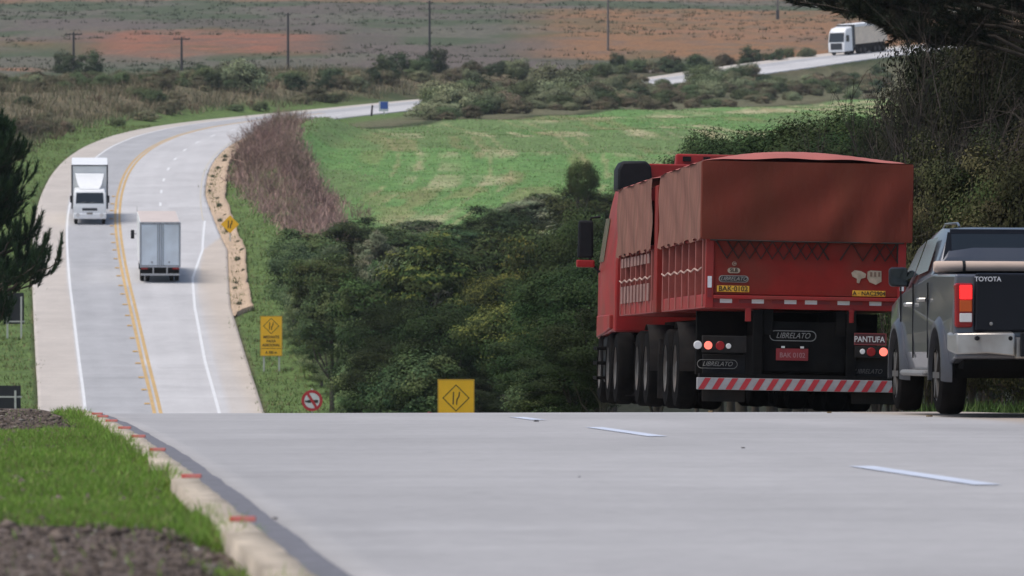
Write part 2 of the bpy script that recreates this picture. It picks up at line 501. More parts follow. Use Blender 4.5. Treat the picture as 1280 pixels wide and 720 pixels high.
# tan eroded gutter on the right of the climb
def gut_offs(ss):
    rw = right_w(ss)
    d = np.interp(ss, AXS, AXP[:, 1])
    w = np.interp(d, [325, 329, 345, 372, 385, 430, 470, 500], [.2, 1.2, 1.1, 1.1, 1.2, 1.55, 1.3, .4])
    w = w * (.90 + .20 * fbm(ss * .35, ss * 0, 71))
    t = np.array([.02, .2, .4, .6, .8, 1.0])
    return rw[:, None] + w[:, None] * t[None, :]
def gut_dz(ss, O):
    t = (O - O[:, :1]) / (O[:, -1:] - O[:, :1])
    return .02 - .10 * np.sin(t * math.pi) * .6 + .22 * t ** 3 + .05 * (vnoise(O * 3, ss[:, None] * .8 + O * 0, 72) - .5) * (t > .3)
def gut_col(s, off, V):
    n = fbm(s * .5, off * 2, 73)
    c = np.tile(np.array([.50, .375, .265]), (len(s), 1)) * (.8 + .4 * n)[:, None]
    return c
M_gut = attr_mat("gutter_sand", .95, 2.5, .2, .6, .2, bdist=.08)
strip("sand_gutter", sd(325), sd(500), gut_offs, gut_dz, M_gut, gut_col, ds=.5, skirt=.4)

# sawn joints of the concrete slabs
jv, jf = [], []
def joint_quad(a, b, c, d):
    o = len(jv); jv.extend([a, b, c, d]); jf.extend([o, o + 1, o + 2, o + 3])
for d in list(np.arange(18, 62, 5.0)) + list(np.arange(262, 560, 5.0)):
    lw_, rw_ = float(left_w(sd(d))), float(right_w(sd(d)))
    for k in range(12):
        a_, b_ = -lw_ + (lw_ + rw_) * k / 12, -lw_ + (lw_ + rw_) * (k + 1) / 12
        t_ = .012 if d < 100 else .05
        joint_quad(on_road(d, a_, .003), on_road(d, b_, .003), on_road(d, b_, .003) + Vector((0, t_, .0001)), on_road(d, a_, .003) + Vector((0, t_, .0001)))
jo = link_mesh("road_joint", np_mesh("road_joint", np.array([tuple(v) for v in jv]), np.array(jf), 4, mat("joint_dark", (.27, .265, .265), .9, var=.3, scale=2)))
tag(jo, kind='structure')
# near left edge: kerb and the dark joint beside it
def kerb_offs(ss):
    lw = left_w(ss)
    j = (fbm(ss * 2.6, ss * 0, 81) - .5) * .05
    a = -lw - .14
    return np.stack([a - .17, a - .16, a - .02, a], 1) + j[:, None] * np.array([0, 0, .5, .5])[None, :]
def kerb_dz(ss, O):
    return np.tile(np.array([-.05, .045, .045, .004])[None, :], (len(ss), 1))
def kerb_col(s, off, V):
    n = fbm(s * 1.5, off * 6, 82)
    return np.tile(np.array([.50, .43, .345]), (len(s), 1)) * (.66 + .62 * n)[:, None]
M_kerb = attr_mat("kerb_concrete", .9, 14, .25, .7, .2, layers=(((1, .5, 1), 5, .3, .5, .7, 1.05),), bdist=.02)
strip("kerb", sd(15), sd(64), kerb_offs, kerb_dz, M_kerb, kerb_col, ds=.25, skirt=.15)
def seal_offs(ss):
    lw = left_w(ss)
    e = (fbm(ss * .5, ss * 0, 83) - .5) * .05
    return np.stack([-lw - .145, -lw - .07, -lw + .0 + e], 1)
M_seal = mat("road_seal_asphalt", (.155, .155, .175), .85, var=.25, scale=9, bump=.3)
strip("road_seal", sd(15), sd(64), seal_offs, .006, M_seal, ds=.25)
# ------------------------------------------------------------------ vegetation
def unit(v):
    return v / np.maximum(np.linalg.norm(v, axis=-1, keepdims=True), 1e-9)

def leaf_quads(C, Nrm, size, rng, aspect=.55):
    """diamond leaves at C facing Nrm"""
    n = len(C)
    r = unit(rng.normal(size=(n, 3)))
    t = unit(np.cross(Nrm, r)); b = np.cross(Nrm, t)
    sz = size * rng.uniform(.6, 1.35, (n, 1))
    V = np.stack([C + t * sz, C + b * sz * aspect, C - t * sz, C - b * sz * aspect], 1).reshape(-1, 3)
    return V, np.arange(4 * n)

def leafy(rng, H, R_, base, n_clump, per, leaf, cols, tips=None, flat=.7, lob=.3, tight=.55):
    """leaf-clump crown: vertices, faces, colours and the clump centres"""
    cz = H * (base + (1 - base) * .5); hz = H * (1 - base) * .5
    d = unit(rng.normal(size=(n_clump, 3)) * np.array([1, 1, .95]))
    d[:, 2] = np.where((d[:, 2] < -.5) & (rng.random(n_clump) < .6), -d[:, 2], d[:, 2])
    lobes = unit(rng.normal(size=(7, 3)))
    lobe = (np.maximum(d @ lobes.T, 0) ** 6).max(1)
    rr = rng.uniform(.55, 1.0, n_clump) ** .6 * (1 - lob + lob * 1.4 * lobe)
    c = d * rr[:, None] * np.array([R_, R_, hz]) + np.array([0, 0, cz])
    rc = R_ * rng.uniform(.17, .34, n_clump)
    k = np.repeat(np.arange(n_clump), per)
    g = unit(rng.normal(size=(len(k), 3))) * (rng.random((len(k), 1)) ** .4)
    P = c[k] + g * rc[k][:, None] * np.array([1.15, 1.15, flat])
    out = unit((P - np.array([0, 0, cz - .15 * hz])) / np.array([R_, R_, hz]))
    Nn = unit(out * .95 + g * .75 + rng.normal(size=g.shape) * .42 + np.array([0, 0, .35]))
    V, F = leaf_quads(P, Nn, leaf, rng)
    ci = rng.integers(0, len(cols), n_clump)
    cc = np.asarray(cols)[ci] * rng.uniform(.75, 1.25, (n_clump, 1))
    lc = cc[k] * rng.uniform(.7, 1.35, (len(k), 1))
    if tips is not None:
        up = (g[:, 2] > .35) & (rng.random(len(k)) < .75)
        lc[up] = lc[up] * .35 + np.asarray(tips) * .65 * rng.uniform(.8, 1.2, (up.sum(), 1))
    return V, F, np.repeat(lc, 4, 0), c

def tube_np(pts, rad, n=6):
    """tapered tube along points -> verts, quads"""
    pts = np.asarray(pts, float); m = len(pts)
    t = unit(np.gradient(pts, axis=0))
    a = unit(np.cross(t, np.array([.31, .22, .93]) + 0 * t)); b = np.cross(t, a)
    ang = np.arange(n) / n * 2 * math.pi
    V = pts[:, None] + (a[:, None] * np.cos(ang)[None, :, None] + b[:, None] * np.sin(ang)[None, :, None]) * np.asarray(rad)[:, None, None]
    ix = np.arange(m * n).reshape(m, n)
    nx = np.roll(ix, -1, 1)
    Q = np.stack([ix[:-1], nx[:-1], nx[1:], ix[1:]], -1).reshape(-1)
    return V.reshape(-1, 3), Q

def join_np(parts):
    Vs, Fs, o = [], [], 0
    for V, F in parts:
        Vs.append(V); Fs.append(np.asarray(F) + o); o += len(V)
    return np.concatenate(Vs), np.concatenate(Fs)

M_leaf = attr_mat("leaves", .75, 1, 0, 0, .10, trans=.12, objvar=.32)
M_bark = mat("bark", (.085, .066, .05), .95, var=.35, scale=6, bump=.6)
M_twig = attr_mat("twigs", .95, 1, 0, 0, .1, objvar=.15)
M_needle = attr_mat("pine_needles", .55, 1, 0, 0, .3, trans=.12)

def tree_proto(seed, H, R_, base, n_clump, per, leaf, cols, tips=None, trunk_r=.14, **kw):
    rng = np.random.default_rng(seed)
    V, F, c, cc = leafy(rng, H, R_, base, n_clump, per, leaf, cols, tips, **kw)
    crown = np_mesh("crown", V, F, 4, M_leaf, c)
    lean = rng.normal(size=2) * .25
    zt = H * .82
    tp = [np.array([lean[0] * t ** 2, lean[1] * t ** 2, zt * t - .35]) for t in np.linspace(0, 1, 7)]
    parts = [tube_np(tp, trunk_r * (1.15 - np.linspace(0, 1, 7)) + .015)]
    for i in rng.permutation(len(cc))[:11]:
        j = rng.integers(2, 5)
        p0 = tp[j]; p1 = cc[i]
        mid = (p0 + p1) / 2 + rng.normal(size=3) * .15 + np.array([0, 0, -.15])
        parts.append(tube_np([p0, mid, p1], [trunk_r * .42, trunk_r * .3, .012], 5))
    Vt, Ft = join_np(parts)
    return crown, np_mesh("trunk", Vt, Ft, 4, M_bark, None, True), H, R_

DK = [(.034, .058, .018), (.046, .074, .022), (.052, .066, .022)]
MD = [(.070, .118, .044), (.058, .104, .044), (.088, .124, .046)]
DKR = [(.024, .048, .015), (.032, .058, .018), (.036, .054, .018)]
LT = [(.070, .088, .024), (.055, .078, .022), (.085, .092, .030)]
GG = [(.125, .150, .088), (.105, .132, .076), (.150, .155, .095)]
OL = [(.062, .066, .026), (.048, .058, .022), (.080, .078, .032)]
PROTO = {
    'dark': [tree_proto(101, 8, 2.3, .42, 85, 170, .085, DK), tree_proto(102, 8.5, 2.6, .40, 90, 170, .085, DK + MD[:1]), tree_proto(103, 7.5, 2.2, .38, 80, 170, .08, DK)],
    'mid': [tree_proto(111, 7.5, 2.3, .36, 85, 170, .08, MD), tree_proto(112, 8, 2.5, .40, 90, 170, .085, MD + DK[:1])],
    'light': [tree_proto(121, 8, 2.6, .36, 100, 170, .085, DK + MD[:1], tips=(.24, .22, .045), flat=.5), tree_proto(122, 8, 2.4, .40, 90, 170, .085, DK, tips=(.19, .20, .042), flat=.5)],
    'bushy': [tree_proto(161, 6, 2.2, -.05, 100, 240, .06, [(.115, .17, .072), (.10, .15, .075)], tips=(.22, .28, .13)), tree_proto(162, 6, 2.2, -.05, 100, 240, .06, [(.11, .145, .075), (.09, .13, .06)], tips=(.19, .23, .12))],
    'fine': [tree_proto(171, 8.5, 2.5, .40, 95, 480, .046, DKR, lob=.25), tree_proto(172, 8, 2.3, .42, 90, 480, .046, DKR + DK[1:2], lob=.3), tree_proto(173, 8, 2.4, .42, 85, 480, .046, DK, tips=(.19, .20, .045), lob=.45)],
    'knot': [tree_proto(181, 8, 2.3, .74, 60, 300, .05, DK)],
    'grey': [tree_proto(131, 7, 1.9, .35, 80, 110, .085, GG, lob=.4), tree_proto(132, 7.5, 2.0, .35, 80, 110, .085, GG + MD[:1], lob=.4)],
    'thicket': [tree_proto(141, 9, 2.3, .04, 150, 170, .055, [(.026, .034, .014), (.034, .036, .018), (.020, .028, .012)]),
                tree_proto(142, 9, 2.4, .04, 150, 170, .055, [(.030, .034, .016), (.040, .038, .024), (.022, .026, .013)])],
    'olive': [tree_proto(151, 5, 1.9, .02, 130, 170, .05, OL), tree_proto(152, 5, 1.8, .02, 130, 170, .05, OL + DK[:1])],
}
_made = {}
def plant_tree(kind, px, row_top, d, wpx, name, label, cat="tree", group=None, var=0, hmin=3.0, rotz=None):
    crown, trunk, H, R_ = PROTO[kind][var % len(PROTO[kind])]
    p = at(px, 360, d)
    g = ground_at(p.x, p.y)
    zt = (360 - row_top) / FPX * d
    h = max(hmin, zt - g)
    root = thing(name, label, cat, (p.x, p.y, g - .05), (0, 0, random.uniform(0, 6.28) if rotz is None else rotz), group)
    sx = wpx / FPX * d / (2 * R_)
    root.scale = (sx, sx * random.uniform(.9, 1.1), h / (H * .97))
    link_mesh("crown", crown, root)
    link_mesh("trunk", trunk, root)
    return root

# --- woodland in the hollow right of the far road
GW = "trees of the wooded hollow beside the far road"
wood = [
    ('mid', 385, 288, 330, 105), ('mid', 440, 276, 345, 85), ('mid', 490, 284, 345, 80), ('grey', 520, 268, 352, 70), ('mid', 560, 282, 345, 80),
    ('mid', 615, 262, 352, 90), ('grey', 655, 244, 360, 90), ('mid', 690, 246, 362, 80), ('dark', 735, 236, 350, 90),
    ('mid', 800, 232, 355, 90), ('dark', 850, 215, 350, 90),
    ('grey', 480, 312, 300, 60), ('grey', 470, 292, 320, 48), ('dark', 410, 318, 300, 80), 
    ('dark', 605, 300, 300, 110), ('dark', 665, 285, 300, 110), ('grey', 700, 275, 315, 90),
    ('light', 542, 308, 260, 122), ('light', 665, 300, 250, 100), ('dark', 720, 262, 235, 110), ('light', 620, 330, 240, 110),
    ('dark', 470, 345, 265, 90), ('mid', 415, 360, 275, 85), ('mid', 466, 392, 245, 80), ('dark', 500, 372, 240, 90),
    ('dark', 560, 378, 215, 120), ('light', 640, 366, 205, 130), ('dark', 700, 340, 195, 130), ('light', 712, 392, 180, 110), ('dark', 600, 420, 218, 120),
    ('mid', 412, 412, 292, 72), ('mid', 458, 440, 235, 80), ('dark', 480, 425, 225, 100), ('mid', 525, 440, 205, 100), ('mid', 500, 462, 205, 80),
    ('dark', 678, 420, 165, 130), ('dark', 740, 330, 160, 150), ('mid', 680, 460, 160, 110), ('dark', 575, 470, 212, 110), ('dark', 715, 440, 145, 130), ('dark', 760, 380, 140, 150),
    ('dark', 820, 300, 150, 150), ('dark', 770, 290, 190, 120), ('mid', 402, 470, 288, 50), ('mid', 448, 490, 262, 56), ('mid', 460, 485, 225, 70),
]
wlab = {
    'mid': 'bushy mid-green tree crowded into the wooded hollow beside the far road',
    'dark': 'dense dark green tree crowded into the wooded hollow beside the far road',
    'light': 'rounded tree with yellow-green lit tips in the wooded hollow beside the far road',
    'grey': 'pale grey-green loose tree in the wooded hollow beside the far road',
}
for i, (k, px, rt, d, w) in enumerate(wood):
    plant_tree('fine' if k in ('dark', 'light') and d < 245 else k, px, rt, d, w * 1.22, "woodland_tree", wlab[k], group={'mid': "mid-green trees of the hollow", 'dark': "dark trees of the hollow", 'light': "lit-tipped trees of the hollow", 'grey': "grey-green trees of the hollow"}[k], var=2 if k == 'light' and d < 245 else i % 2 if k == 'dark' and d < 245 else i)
plant_tree('knot', 726, 204, 330, 46, "round_topped_tree", "small dark round-topped tree rising above the hollow against the green field", var=1)

for i, (px, rt, d, w) in enumerate(((368, 292, 322, 80), (400, 300, 312, 80), (378, 350, 305, 56), (415, 372, 296, 70), (396, 402, 292, 60), (440, 340, 300, 80), (424, 440, 284, 60), (470, 405, 262, 80))):
    plant_tree('bushy', px, rt, d, w, "woodland_bush", "bushy green shrub-tree leafy to the ground at the verge side of the hollow", "bush", "leafy shrub-trees at the verge side of the hollow", var=i)
# --- big dark trees behind the red truck and thicket on the right
for i, (px, rt, d, w) in enumerate(((892, 146, 152, 110), (945, 152, 146, 130), (1005, 134, 142, 170), (1055, 124, 138, 170), (915, 172, 132, 150), (985, 160, 130, 180), (1050, 150, 128, 170), (1095, 136, 150, 160), (872, 172, 155, 90), (1020, 196, 124, 220), (930, 196, 126, 190), (925, 164, 138, 190), (985, 146, 144, 180), (965, 158, 137, 200), (1035, 160, 126, 200), (900, 178, 128, 170), (1000, 172, 122, 200))):
    plant_tree('fine', px, rt + 15, d, w * 1.35, "broadleaf_tree", "dark rounded broadleaf tree standing behind the red tarpaulin truck", group="dark broadleaf trees behind the red truck", var=i % 2)
for i, (px, rt, d, w) in enumerate(((1120, 95, 118, 110), (1160, 50, 112, 130), (1215, 5, 112, 150), (1270, 52, 110, 130), (1310, 0, 108, 170), (1240, -20, 118, 120), (1180, 110, 104, 130), (1290, 110, 102, 150), (1370, -30, 110, 200), (1120, 150, 106, 100), (1235, 150, 98, 130), (1150, 35, 109, 110), (1192, -20, 107, 130), (1238, -50, 105, 150), (1282, -10, 103, 120), (1420, 20, 112, 200), (1500, -20, 108, 220), (1580, 30, 118, 240), (1660, 0, 112, 240), (1460, 90, 98, 200), (1560, 100, 100, 220))):
    plant_tree('thicket', px, rt, d, w * 1.1, "thicket_tree", "tall dusky tangled tree in the thicket right of the road", group="tangled trees of the roadside thicket", var=i)
for i, (px, rt, d, w) in enumerate(((1175, 175, 92, 120), (1235, 180, 90, 140), (1290, 165, 88, 150), (1150, 250, 90, 90), (1350, 180, 88, 160), (1215, 262, 86, 120), (1275, 300, 84, 110), (1120, 330, 92, 90), (1330, 330, 80, 130))):
    plant_tree('olive', px, rt, d, w * 1.1, "leafy_bush", "olive-green leafy bush at the foot of the thicket behind the pickup", "bush", "olive bushes behind the pickup", var=i, hmin=1.5)

# --- bare twiggy growth
def twig_mesh(name, seed, H, spread, stems, cols, levels=3, wid=.02):
    rng = np.random.default_rng(seed)
    segs = []
    def grow(p, d, L, w, lv):
        q = p + d * L
        segs.append((p, q, w))
        if lv == 0: return
        for k in range(rng.integers(2, 5)):
            nd = unit(d + rng.normal(size=3) * .42 + np.array([0, 0, .08]))
            f = rng.uniform(.35, .95)
            grow(p + d * L * f, nd, L * rng.uniform(.45, .75), w * .62, lv - 1)
    for i in range(stems):
        a = rng.uniform(0, 6.283); r = spread * rng.random() ** .5
        p = np.array([math.cos(a) * r * .5, math.sin(a) * r * .5, -.1])
        d = unit(np.array([math.cos(a) * r * .5, math.sin(a) * r * .5, H * .8]) + rng.normal(size=3) * .15 * H * .5)
        grow(p, d, H * rng.uniform(.35, .62), wid, levels)
    A = np.array([s[0] for s in segs]); B = np.array([s[1] for s in segs]); W = np.array([s[2] for s in segs])[:, None]
    t = unit(B - A); sd_ = unit(np.cross(t, unit(rng.normal(size=t.shape))))
    V = np.stack([A - sd_ * W, A + sd_ * W, B + sd_ * W * .5, B - sd_ * W * .5], 1).reshape(-1, 3)
    c = np.asarray(cols)[rng.integers(0, len(cols), len(A))] * rng.uniform(.7, 1.3, (len(A), 1))
    return np_mesh(name, V, np.arange(len(V)), 4, M_twig, np.repeat(c, 4, 0))

PUR = [(.250, .170, .138), (.205, .145, .122), (.31, .22, .165)]
DRK = [(.060, .050, .042), (.085, .072, .060), (.045, .038, .032)]
brush = [twig_mesh("dead_brush", 200 + k, 2.6, 1.7, 16, PUR, 3, .032) for k in range(3)]
vine = [twig_mesh("bare_shrub", 210 + k, 3.6, 1.7, 9, DRK, 4, .016) for k in range(2)]
def put(mesh, name, x, y, sc, label, cat, group, zs=1.0):
    o = link_mesh(name, mesh)
    o.location = (x, y, ground_at(x, y) - .05)
    o.rotation_euler = (0, 0, random.uniform(0, 6.28))
    o.scale = (sc, sc, sc * zs)
    return tag(o, label, cat, group)

k = 0
for d in np.arange(392, 520, 3.6):
    for j in range(2):
        lo, hi = np.interp(d, [400, 415, 440, 470, 500, 520], [12.3, 10.6, 8.9, 8.3, 8.0, 8.0]), np.interp(d, [392, 400, 415, 440, 470, 500, 520], [18.0, 16.8, 14.2, 12.8, 11.3, 9.2, 8.6]) + random.uniform(-1, .6)
        p = on_road(d + random.uniform(-2, 2), lo + (hi - lo) * (j + random.random()) / 2)
        put(brush[k % 3], "dead_brush", p.x, p.y, random.uniform(.6, 1.05) * np.interp(d, [392, 408, 430, 500, 520], [.45, .6, 1.05, .85, .45]), "bare purple-brown brush on the bank between the bend and the green field", "shrub", "purple-brown brush on the bank by the bend")
        k += 1
for i, (px, d, top) in enumerate(((1130, 100, 120), (1165, 96, 140), (1200, 97, 60), (1240, 95, 80), (1150, 88, 230), (1110, 110, 200), (1180, 100, 20), (1270, 98, 20), (1060, 122, 165), (1225, 92, 200))):
    p = at(px, 360, d); g = ground_at(p.x, p.y)
    h = (360 - top) / FPX * d - g
    put(vine[i % 2], "bare_shrub", p.x, p.y, h / 3.6 * .75, "bare grey-brown twiggy shrub tangled in the right-hand thicket", "shrub", "bare twiggy shrubs in the thicket", 1.25)

# --- scrub on the left bank and along the far road
def bush_mesh(seed, R_, H, n, per, leaf, cols, tips=None):
    rng = np.random.default_rng(seed)
    V, F, c, _ = leafy(rng, H, R_, -.25, n, per, leaf, cols, tips, lob=.35)
    return np_mesh("bush", V, F, 4, M_leaf, c)
SCR = [(.150, .145, .085), (.120, .125, .070), (.180, .150, .092)]
bushes = {
    'scrub': [bush_mesh(301 + i, 1.5, 1.7, 60, 90, .065, SCR) for i in range(3)],
    'green': [bush_mesh(311 + i, 1.6, 1.8, 60, 90, .065, [(.080, .112, .052), (.100, .130, .060)]) for i in range(3)],
    'pale': [bush_mesh(321 + i, 1.7, 1.8, 60, 90, .07, [(.185, .205, .115), (.150, .180, .100)]) for i in range(2)],
    'dark': [bush_mesh(331 + i, 1.7, 2.2, 60, 90, .07, [(.050, .080, .042), (.062, .090, .046)]) for i in range(2)],
    'straw': [twig_mesh("straw_clump", 341 + i, 1.7, 1.1, 40, [(.32, .25, .16), (.24, .19, .12), (.19, .16, .10)], 1, .035) for i in range(2)],
}
BL = {
    'scrub': ('olive-brown scrub bush on the bank left of the far bend', 'olive-brown scrub left of the far bend'),
    'green': ('green scrub bush on the bank left of the far bend', 'green scrub left of the far bend'),
    'straw': ('straw-coloured clump of dry grass on the bank left of the far bend', 'straw clumps left of the far bend'),
}
rr = random.Random(5)
for i in range(150):
    d = rr.uniform(372, 610)
    dist = rr.uniform(0, 1) ** 1.3 * 30
    p = on_road(d, -5.75 - np.interp(d, [372, 420, 480, 610], [8, 6, 3.6, 2.5]) - dist)
    px = 640 + p.x / p.y * FPX
    if px < -40 or p.y > 660: continue
    kind = rr.choices(['scrub', 'green', 'straw'], [5, 3, 3])[0]
    lb, gr = BL[kind]
    put(rr.choice(bushes[kind]), "straw_clump" if kind == 'straw' else "scrub_bush", p.x, p.y, rr.uniform(.55, 1.0), lb, "dry grass" if kind == 'straw' else "bush", gr, rr.uniform(.7, 1.1))
for i in range(62):
    px = rr.uniform(545, 1090)
    d = np.interp(px, [330, 370, 540, 800, 1085, 1400], [492, 502, 524, 570, 615, 640]) + rr.uniform(4, 34)
    p = at(px, 360, d)
    kind = rr.choices(['scrub', 'green', 'pale'], [5, 3, 2])[0]
    names = {'scrub': 'brownish', 'green': 'dull green', 'pale': 'pale green'}
    put(rr.choice(bushes[kind]), "field_edge_bush", p.x, p.y, rr.uniform(.5, .85), names[kind] + " bush between the top of the green field and the far road", "bush", names[kind] + " bushes behind the green field", rr.uniform(.7, 1.1))
# the clumps that hide the road between its short glimpses
for i in range(38):
    px = rr.choice([rr.uniform(755, 798), rr.uniform(872, 945), rr.uniform(560, 735)])
    d = np.interp(px, [560, 640, 735, 800, 872, 945], [603, 628, 655, 668, 684, 700]) + rr.uniform(-6, 4)
    p = at(px, 360, d)
    kind = rr.choices(['scrub', 'green', 'pale'], [4, 4, 3])[0]
    names = {'scrub': 'brownish', 'green': 'dull green', 'pale': 'pale green'}
    put(rr.choice(bushes[kind]), "field_edge_bush", p.x, p.y, rr.uniform(.8, 1.2), names[kind] + " bush between the top of the green field and the far road", "bush", names[kind] + " bushes behind the green field", rr.uniform(.8, 1.15))
# low grey-green scrub in front of the upper stretch of road
for i in range(72):
    px = rr.uniform(790, 1110)
    d = np.interp(px, [790, 860, 960, 1100], [640, 655, 672, 700]) + rr.uniform(-22, 14)
    p = at(px, 360, d)
    kind = rr.choices(['scrub', 'green', 'pale'], [5, 3, 3])[0]
    names = {'scrub': 'brownish', 'green': 'dull green', 'pale': 'pale green'}
    put(rr.choice(bushes[kind]), "field_edge_bush", p.x, p.y, rr.uniform(.65, 1.0), names[kind] + " bush between the top of the green field and the far road", "bush", names[kind] + " bushes behind the green field", rr.uniform(.7, 1.1))
# hedge line above the far road
for i in range(120):
    px = rr.uniform(-20, 1010)
    base = np.interp(px, [-20, 100, 220, 300, 420, 520, 640, 760, 900, 1010], [112, 118, 124, 122, 112, 103, 98, 92, 84, 74])
    d = np.interp(px, [-20, 200, 300, 420, 520, 640, 760, 900, 1010], [568, 578, 600, 625, 660, 690, 715, 735, 750]) + rr.uniform(-6, 12)
    if px > 780 and rr.random() < .45: continue
    p = at(px, 360, d)
    kind = rr.choices(['scrub', 'green', 'dark', 'pale'], [4, 4, 2 if px > 240 else .6, 2])[0]
    names = {'scrub': 'brownish', 'green': 'dull green', 'dark': 'dark green', 'pale': 'pale green'}
    put(rr.choice(bushes[kind]), "hedge_bush", p.x, p.y, rr.uniform(.65, 1.15) * (.65 if px < 230 else 1), names[kind] + " bush in the ragged hedge line on the uphill side of the far road", "bush", names[kind] + " bushes above the far road", rr.uniform(.8, 1.25))
# scrub between the green field and the far road
for i in range(125):
    px = rr.uniform(538, 1110) if rr.random() < .6 else rr.uniform(538, 790)
    d = np.interp(px, [538, 700, 850, 1100], [575, 618, 648, 690]) + rr.uniform(-44, 22)
    p = at(px, 360, d)
    kind = rr.choices(['scrub', 'green', 'dark', 'pale'], [4, 3, 1.2, 3 if px < 780 else .8])[0]
    names = {'scrub': 'brownish', 'green': 'dull green', 'dark': 'dark green', 'pale': 'pale green'}
    put(rr.choice(bushes[kind]), "field_edge_bush", p.x, p.y, rr.uniform(.75, 1.25) * (1.35 if px < 740 else .85 if px < 800 else 1.15 if px < 930 and px > 872 else .7), names[kind] + " bush between the top of the green field and the far road", "bush", names[kind] + " bushes behind the green field", rr.uniform(.7, 1.1))
# single bushes one can tell apart
for (px, d, sc, kd, lab) in ((82, 655, 1.15, 'dark', "dark bush at the foot of the leftmost utility pole, left half"), (112, 660, 1.25, 'dark', "dark bush just right of the leftmost utility pole"),
                             (497, 668, 1.15, 'dark', "very dark bush beside the road left of the tall pole"), (690, 612, 2.3, 'pale', "large pale green rounded bush above the green field"),
                             (872, 715, 1.1, 'dark', "small dark round bush beside the gap where the road shows"), (938, 742, 1.1, 'dark', "small dark bush against the brown hillside left of the road"),
                             (300, 596, 1.9, 'pale', "pale green leafy bush above the outer edge of the bend")):
    p = at(px, 360, d)
    put(bushes[kd][0], "round_bush", p.x, p.y, sc, lab, "bush", None, 1.0)

k = 0
for d in np.arange(334, 470, 7.5):  # dark dots added to stand for drain holes along the gutter
    s0_ = S_OF_D(d); p = on_road(d + rr.uniform(-2, 2), float(right_w(s0_)) + rr.uniform(.25, .95), 0)
    o = link_mesh("drain_hole_dot", bushes['dark'][k % 2]); o.location = (p.x, p.y, p.z - .02); o.rotation_euler = (0, 0, rr.uniform(0, 6)); q_ = rr.uniform(.07, .16); o.scale = (q_, q_, q_ * .8)
    tag(o, "small dark leafy dot added for a drain hole in the sandy gutter of the climb", "weed", "dark drain-hole dots in the sandy gutter"); k += 1
# --- ground cover that nobody could count
def fans(name, pts, n_each, hlo, hhi, wid, cols, label, cat, spread=.25, lean=.35, seed=0, material=None):
    rng = np.random.default_rng(seed)
    P = np.repeat(np.asarray(pts), n_each, 0)
    n = len(P)
    P = P + rng.normal(size=(n, 3)) * np.array([spread, spread, 0])
    h = rng.uniform(hlo, hhi, (n, 1))
    tip = P + unit(rng.normal(size=(n, 3)) * np.array([lean, lean, .05]) + np.array([0, 0, 1])) * h
    sd_ = unit(rng.normal(size=(n, 3)) * np.array([1, .6, 0])) * wid * rng.uniform(.6, 1.3, (n, 1))
    V = np.stack([P - sd_, P + sd_, tip], 1).reshape(-1, 3)
    c = np.asarray(cols)[rng.integers(0, len(cols), n)] * rng.uniform(.7, 1.3, (n, 1))
    o = link_mesh(name, np_mesh(name, V, np.arange(3 * n), 3, material or M_twig, np.repeat(c, 3, 0)))
    return tag(o, label, cat, kind='stuff')

def scatter(n, fn, seed):
    rng = np.random.default_rng(seed)
    pts = fn(n, rng)
    z, s, off, edge = terrain(pts[:, 0], pts[:, 1])
    return np.stack([pts[:, 0], pts[:, 1], z - .02], 1), s, off, edge

def by_view(px0, px1, d0, d1):
    def f(n, rng):
        d = rng.uniform(d0, d1, n); px = rng.uniform(px0, px1, n)
        return np.stack([(px - 640) / FPX * d, d], 1)
    return f
P_, s_, o_, e_ = scatter(9000, by_view(-60, 560, 350, 670), 61)
m_ = (o_ < -8.5 - 3 * fbm(P_[:, 0] * .2, P_[:, 1] * .2, 62)) & (P_[:, 1] < np.interp(640 + P_[:, 0] / P_[:, 1] * FPX, [0, 300, 640], [590, 660, 720]))
fans("bank_undergrowth", P_[m_], 9, .35, 1.3, .035, [(.21, .17, .11), (.16, .15, .085), (.12, .12, .068), (.28, .22, .145), (.10, .115, .058)], "dry brown and olive undergrowth covering the bank left of the far bend", "undergrowth", .5, .5, 63)
P_, s_, o_, e_ = scatter(3600, by_view(285, 425, 372, 520), 64)
m_ = (e_ > np.interp(P_[:, 1], [372, 400, 430], [6.0, 3.5, 2.2])) & (o_ < np.interp(P_[:, 1], [385, 400, 415, 440, 470, 500, 520], [19.5, 18.0, 15.5, 14.2, 12.5, 10.2, 9.3]) + 1.5 * (fbm(P_[:, 0] * .4, P_[:, 1] * .15, 77) - .5))
fans("bank_brushwood", P_[m_], 12, .2, .9, .03, [(.33, .225, .18), (.25, .175, .15), (.43, .31, .24)], "purple-brown dead brushwood covering the bank beside the green field", "brushwood", .45, .5, 65)
P_, s_, o_, e_ = scatter(9000, by_view(-30, 420, 272, 520), 66)
m_ = (e_ > .25) & (e_ < 7)
fans("verge_grass", P_[m_], 7, .08, .34, .03, [(.115, .175, .050), (.095, .150, .044), (.155, .185, .066), (.17, .15, .08)], "short green grass on the verges of the far road", "grass", .3, .6, 67)
P_, s_, o_, e_ = scatter(3600, by_view(-60, 1320, 690, 1190), 68)
m_ = (o_ < -8) & (fbm(P_[:, 0] * .02, P_[:, 1] * .015, 69) > .40)
fans("hillside_weeds", P_[m_], 9, .15, .75, .07, [(.045, .062, .030), (.06, .07, .04), (.035, .05, .026)], "small dark weeds scattered over the ploughed hillside", "weeds", .35, .9, 70)
P_, s_, o_, e_ = scatter(1300, by_view(1150, 1420, 66, 92), 71)
m_ = e_ > .15
fans("roadside_grass", P_[m_], 7, .06, .24, .012, [(.05, .085, .02), (.04, .06, .018), (.09, .125, .035)], "bright grass at the road edge under the thicket by the pickup", "grass", .12, .5, 72, M_leaf)

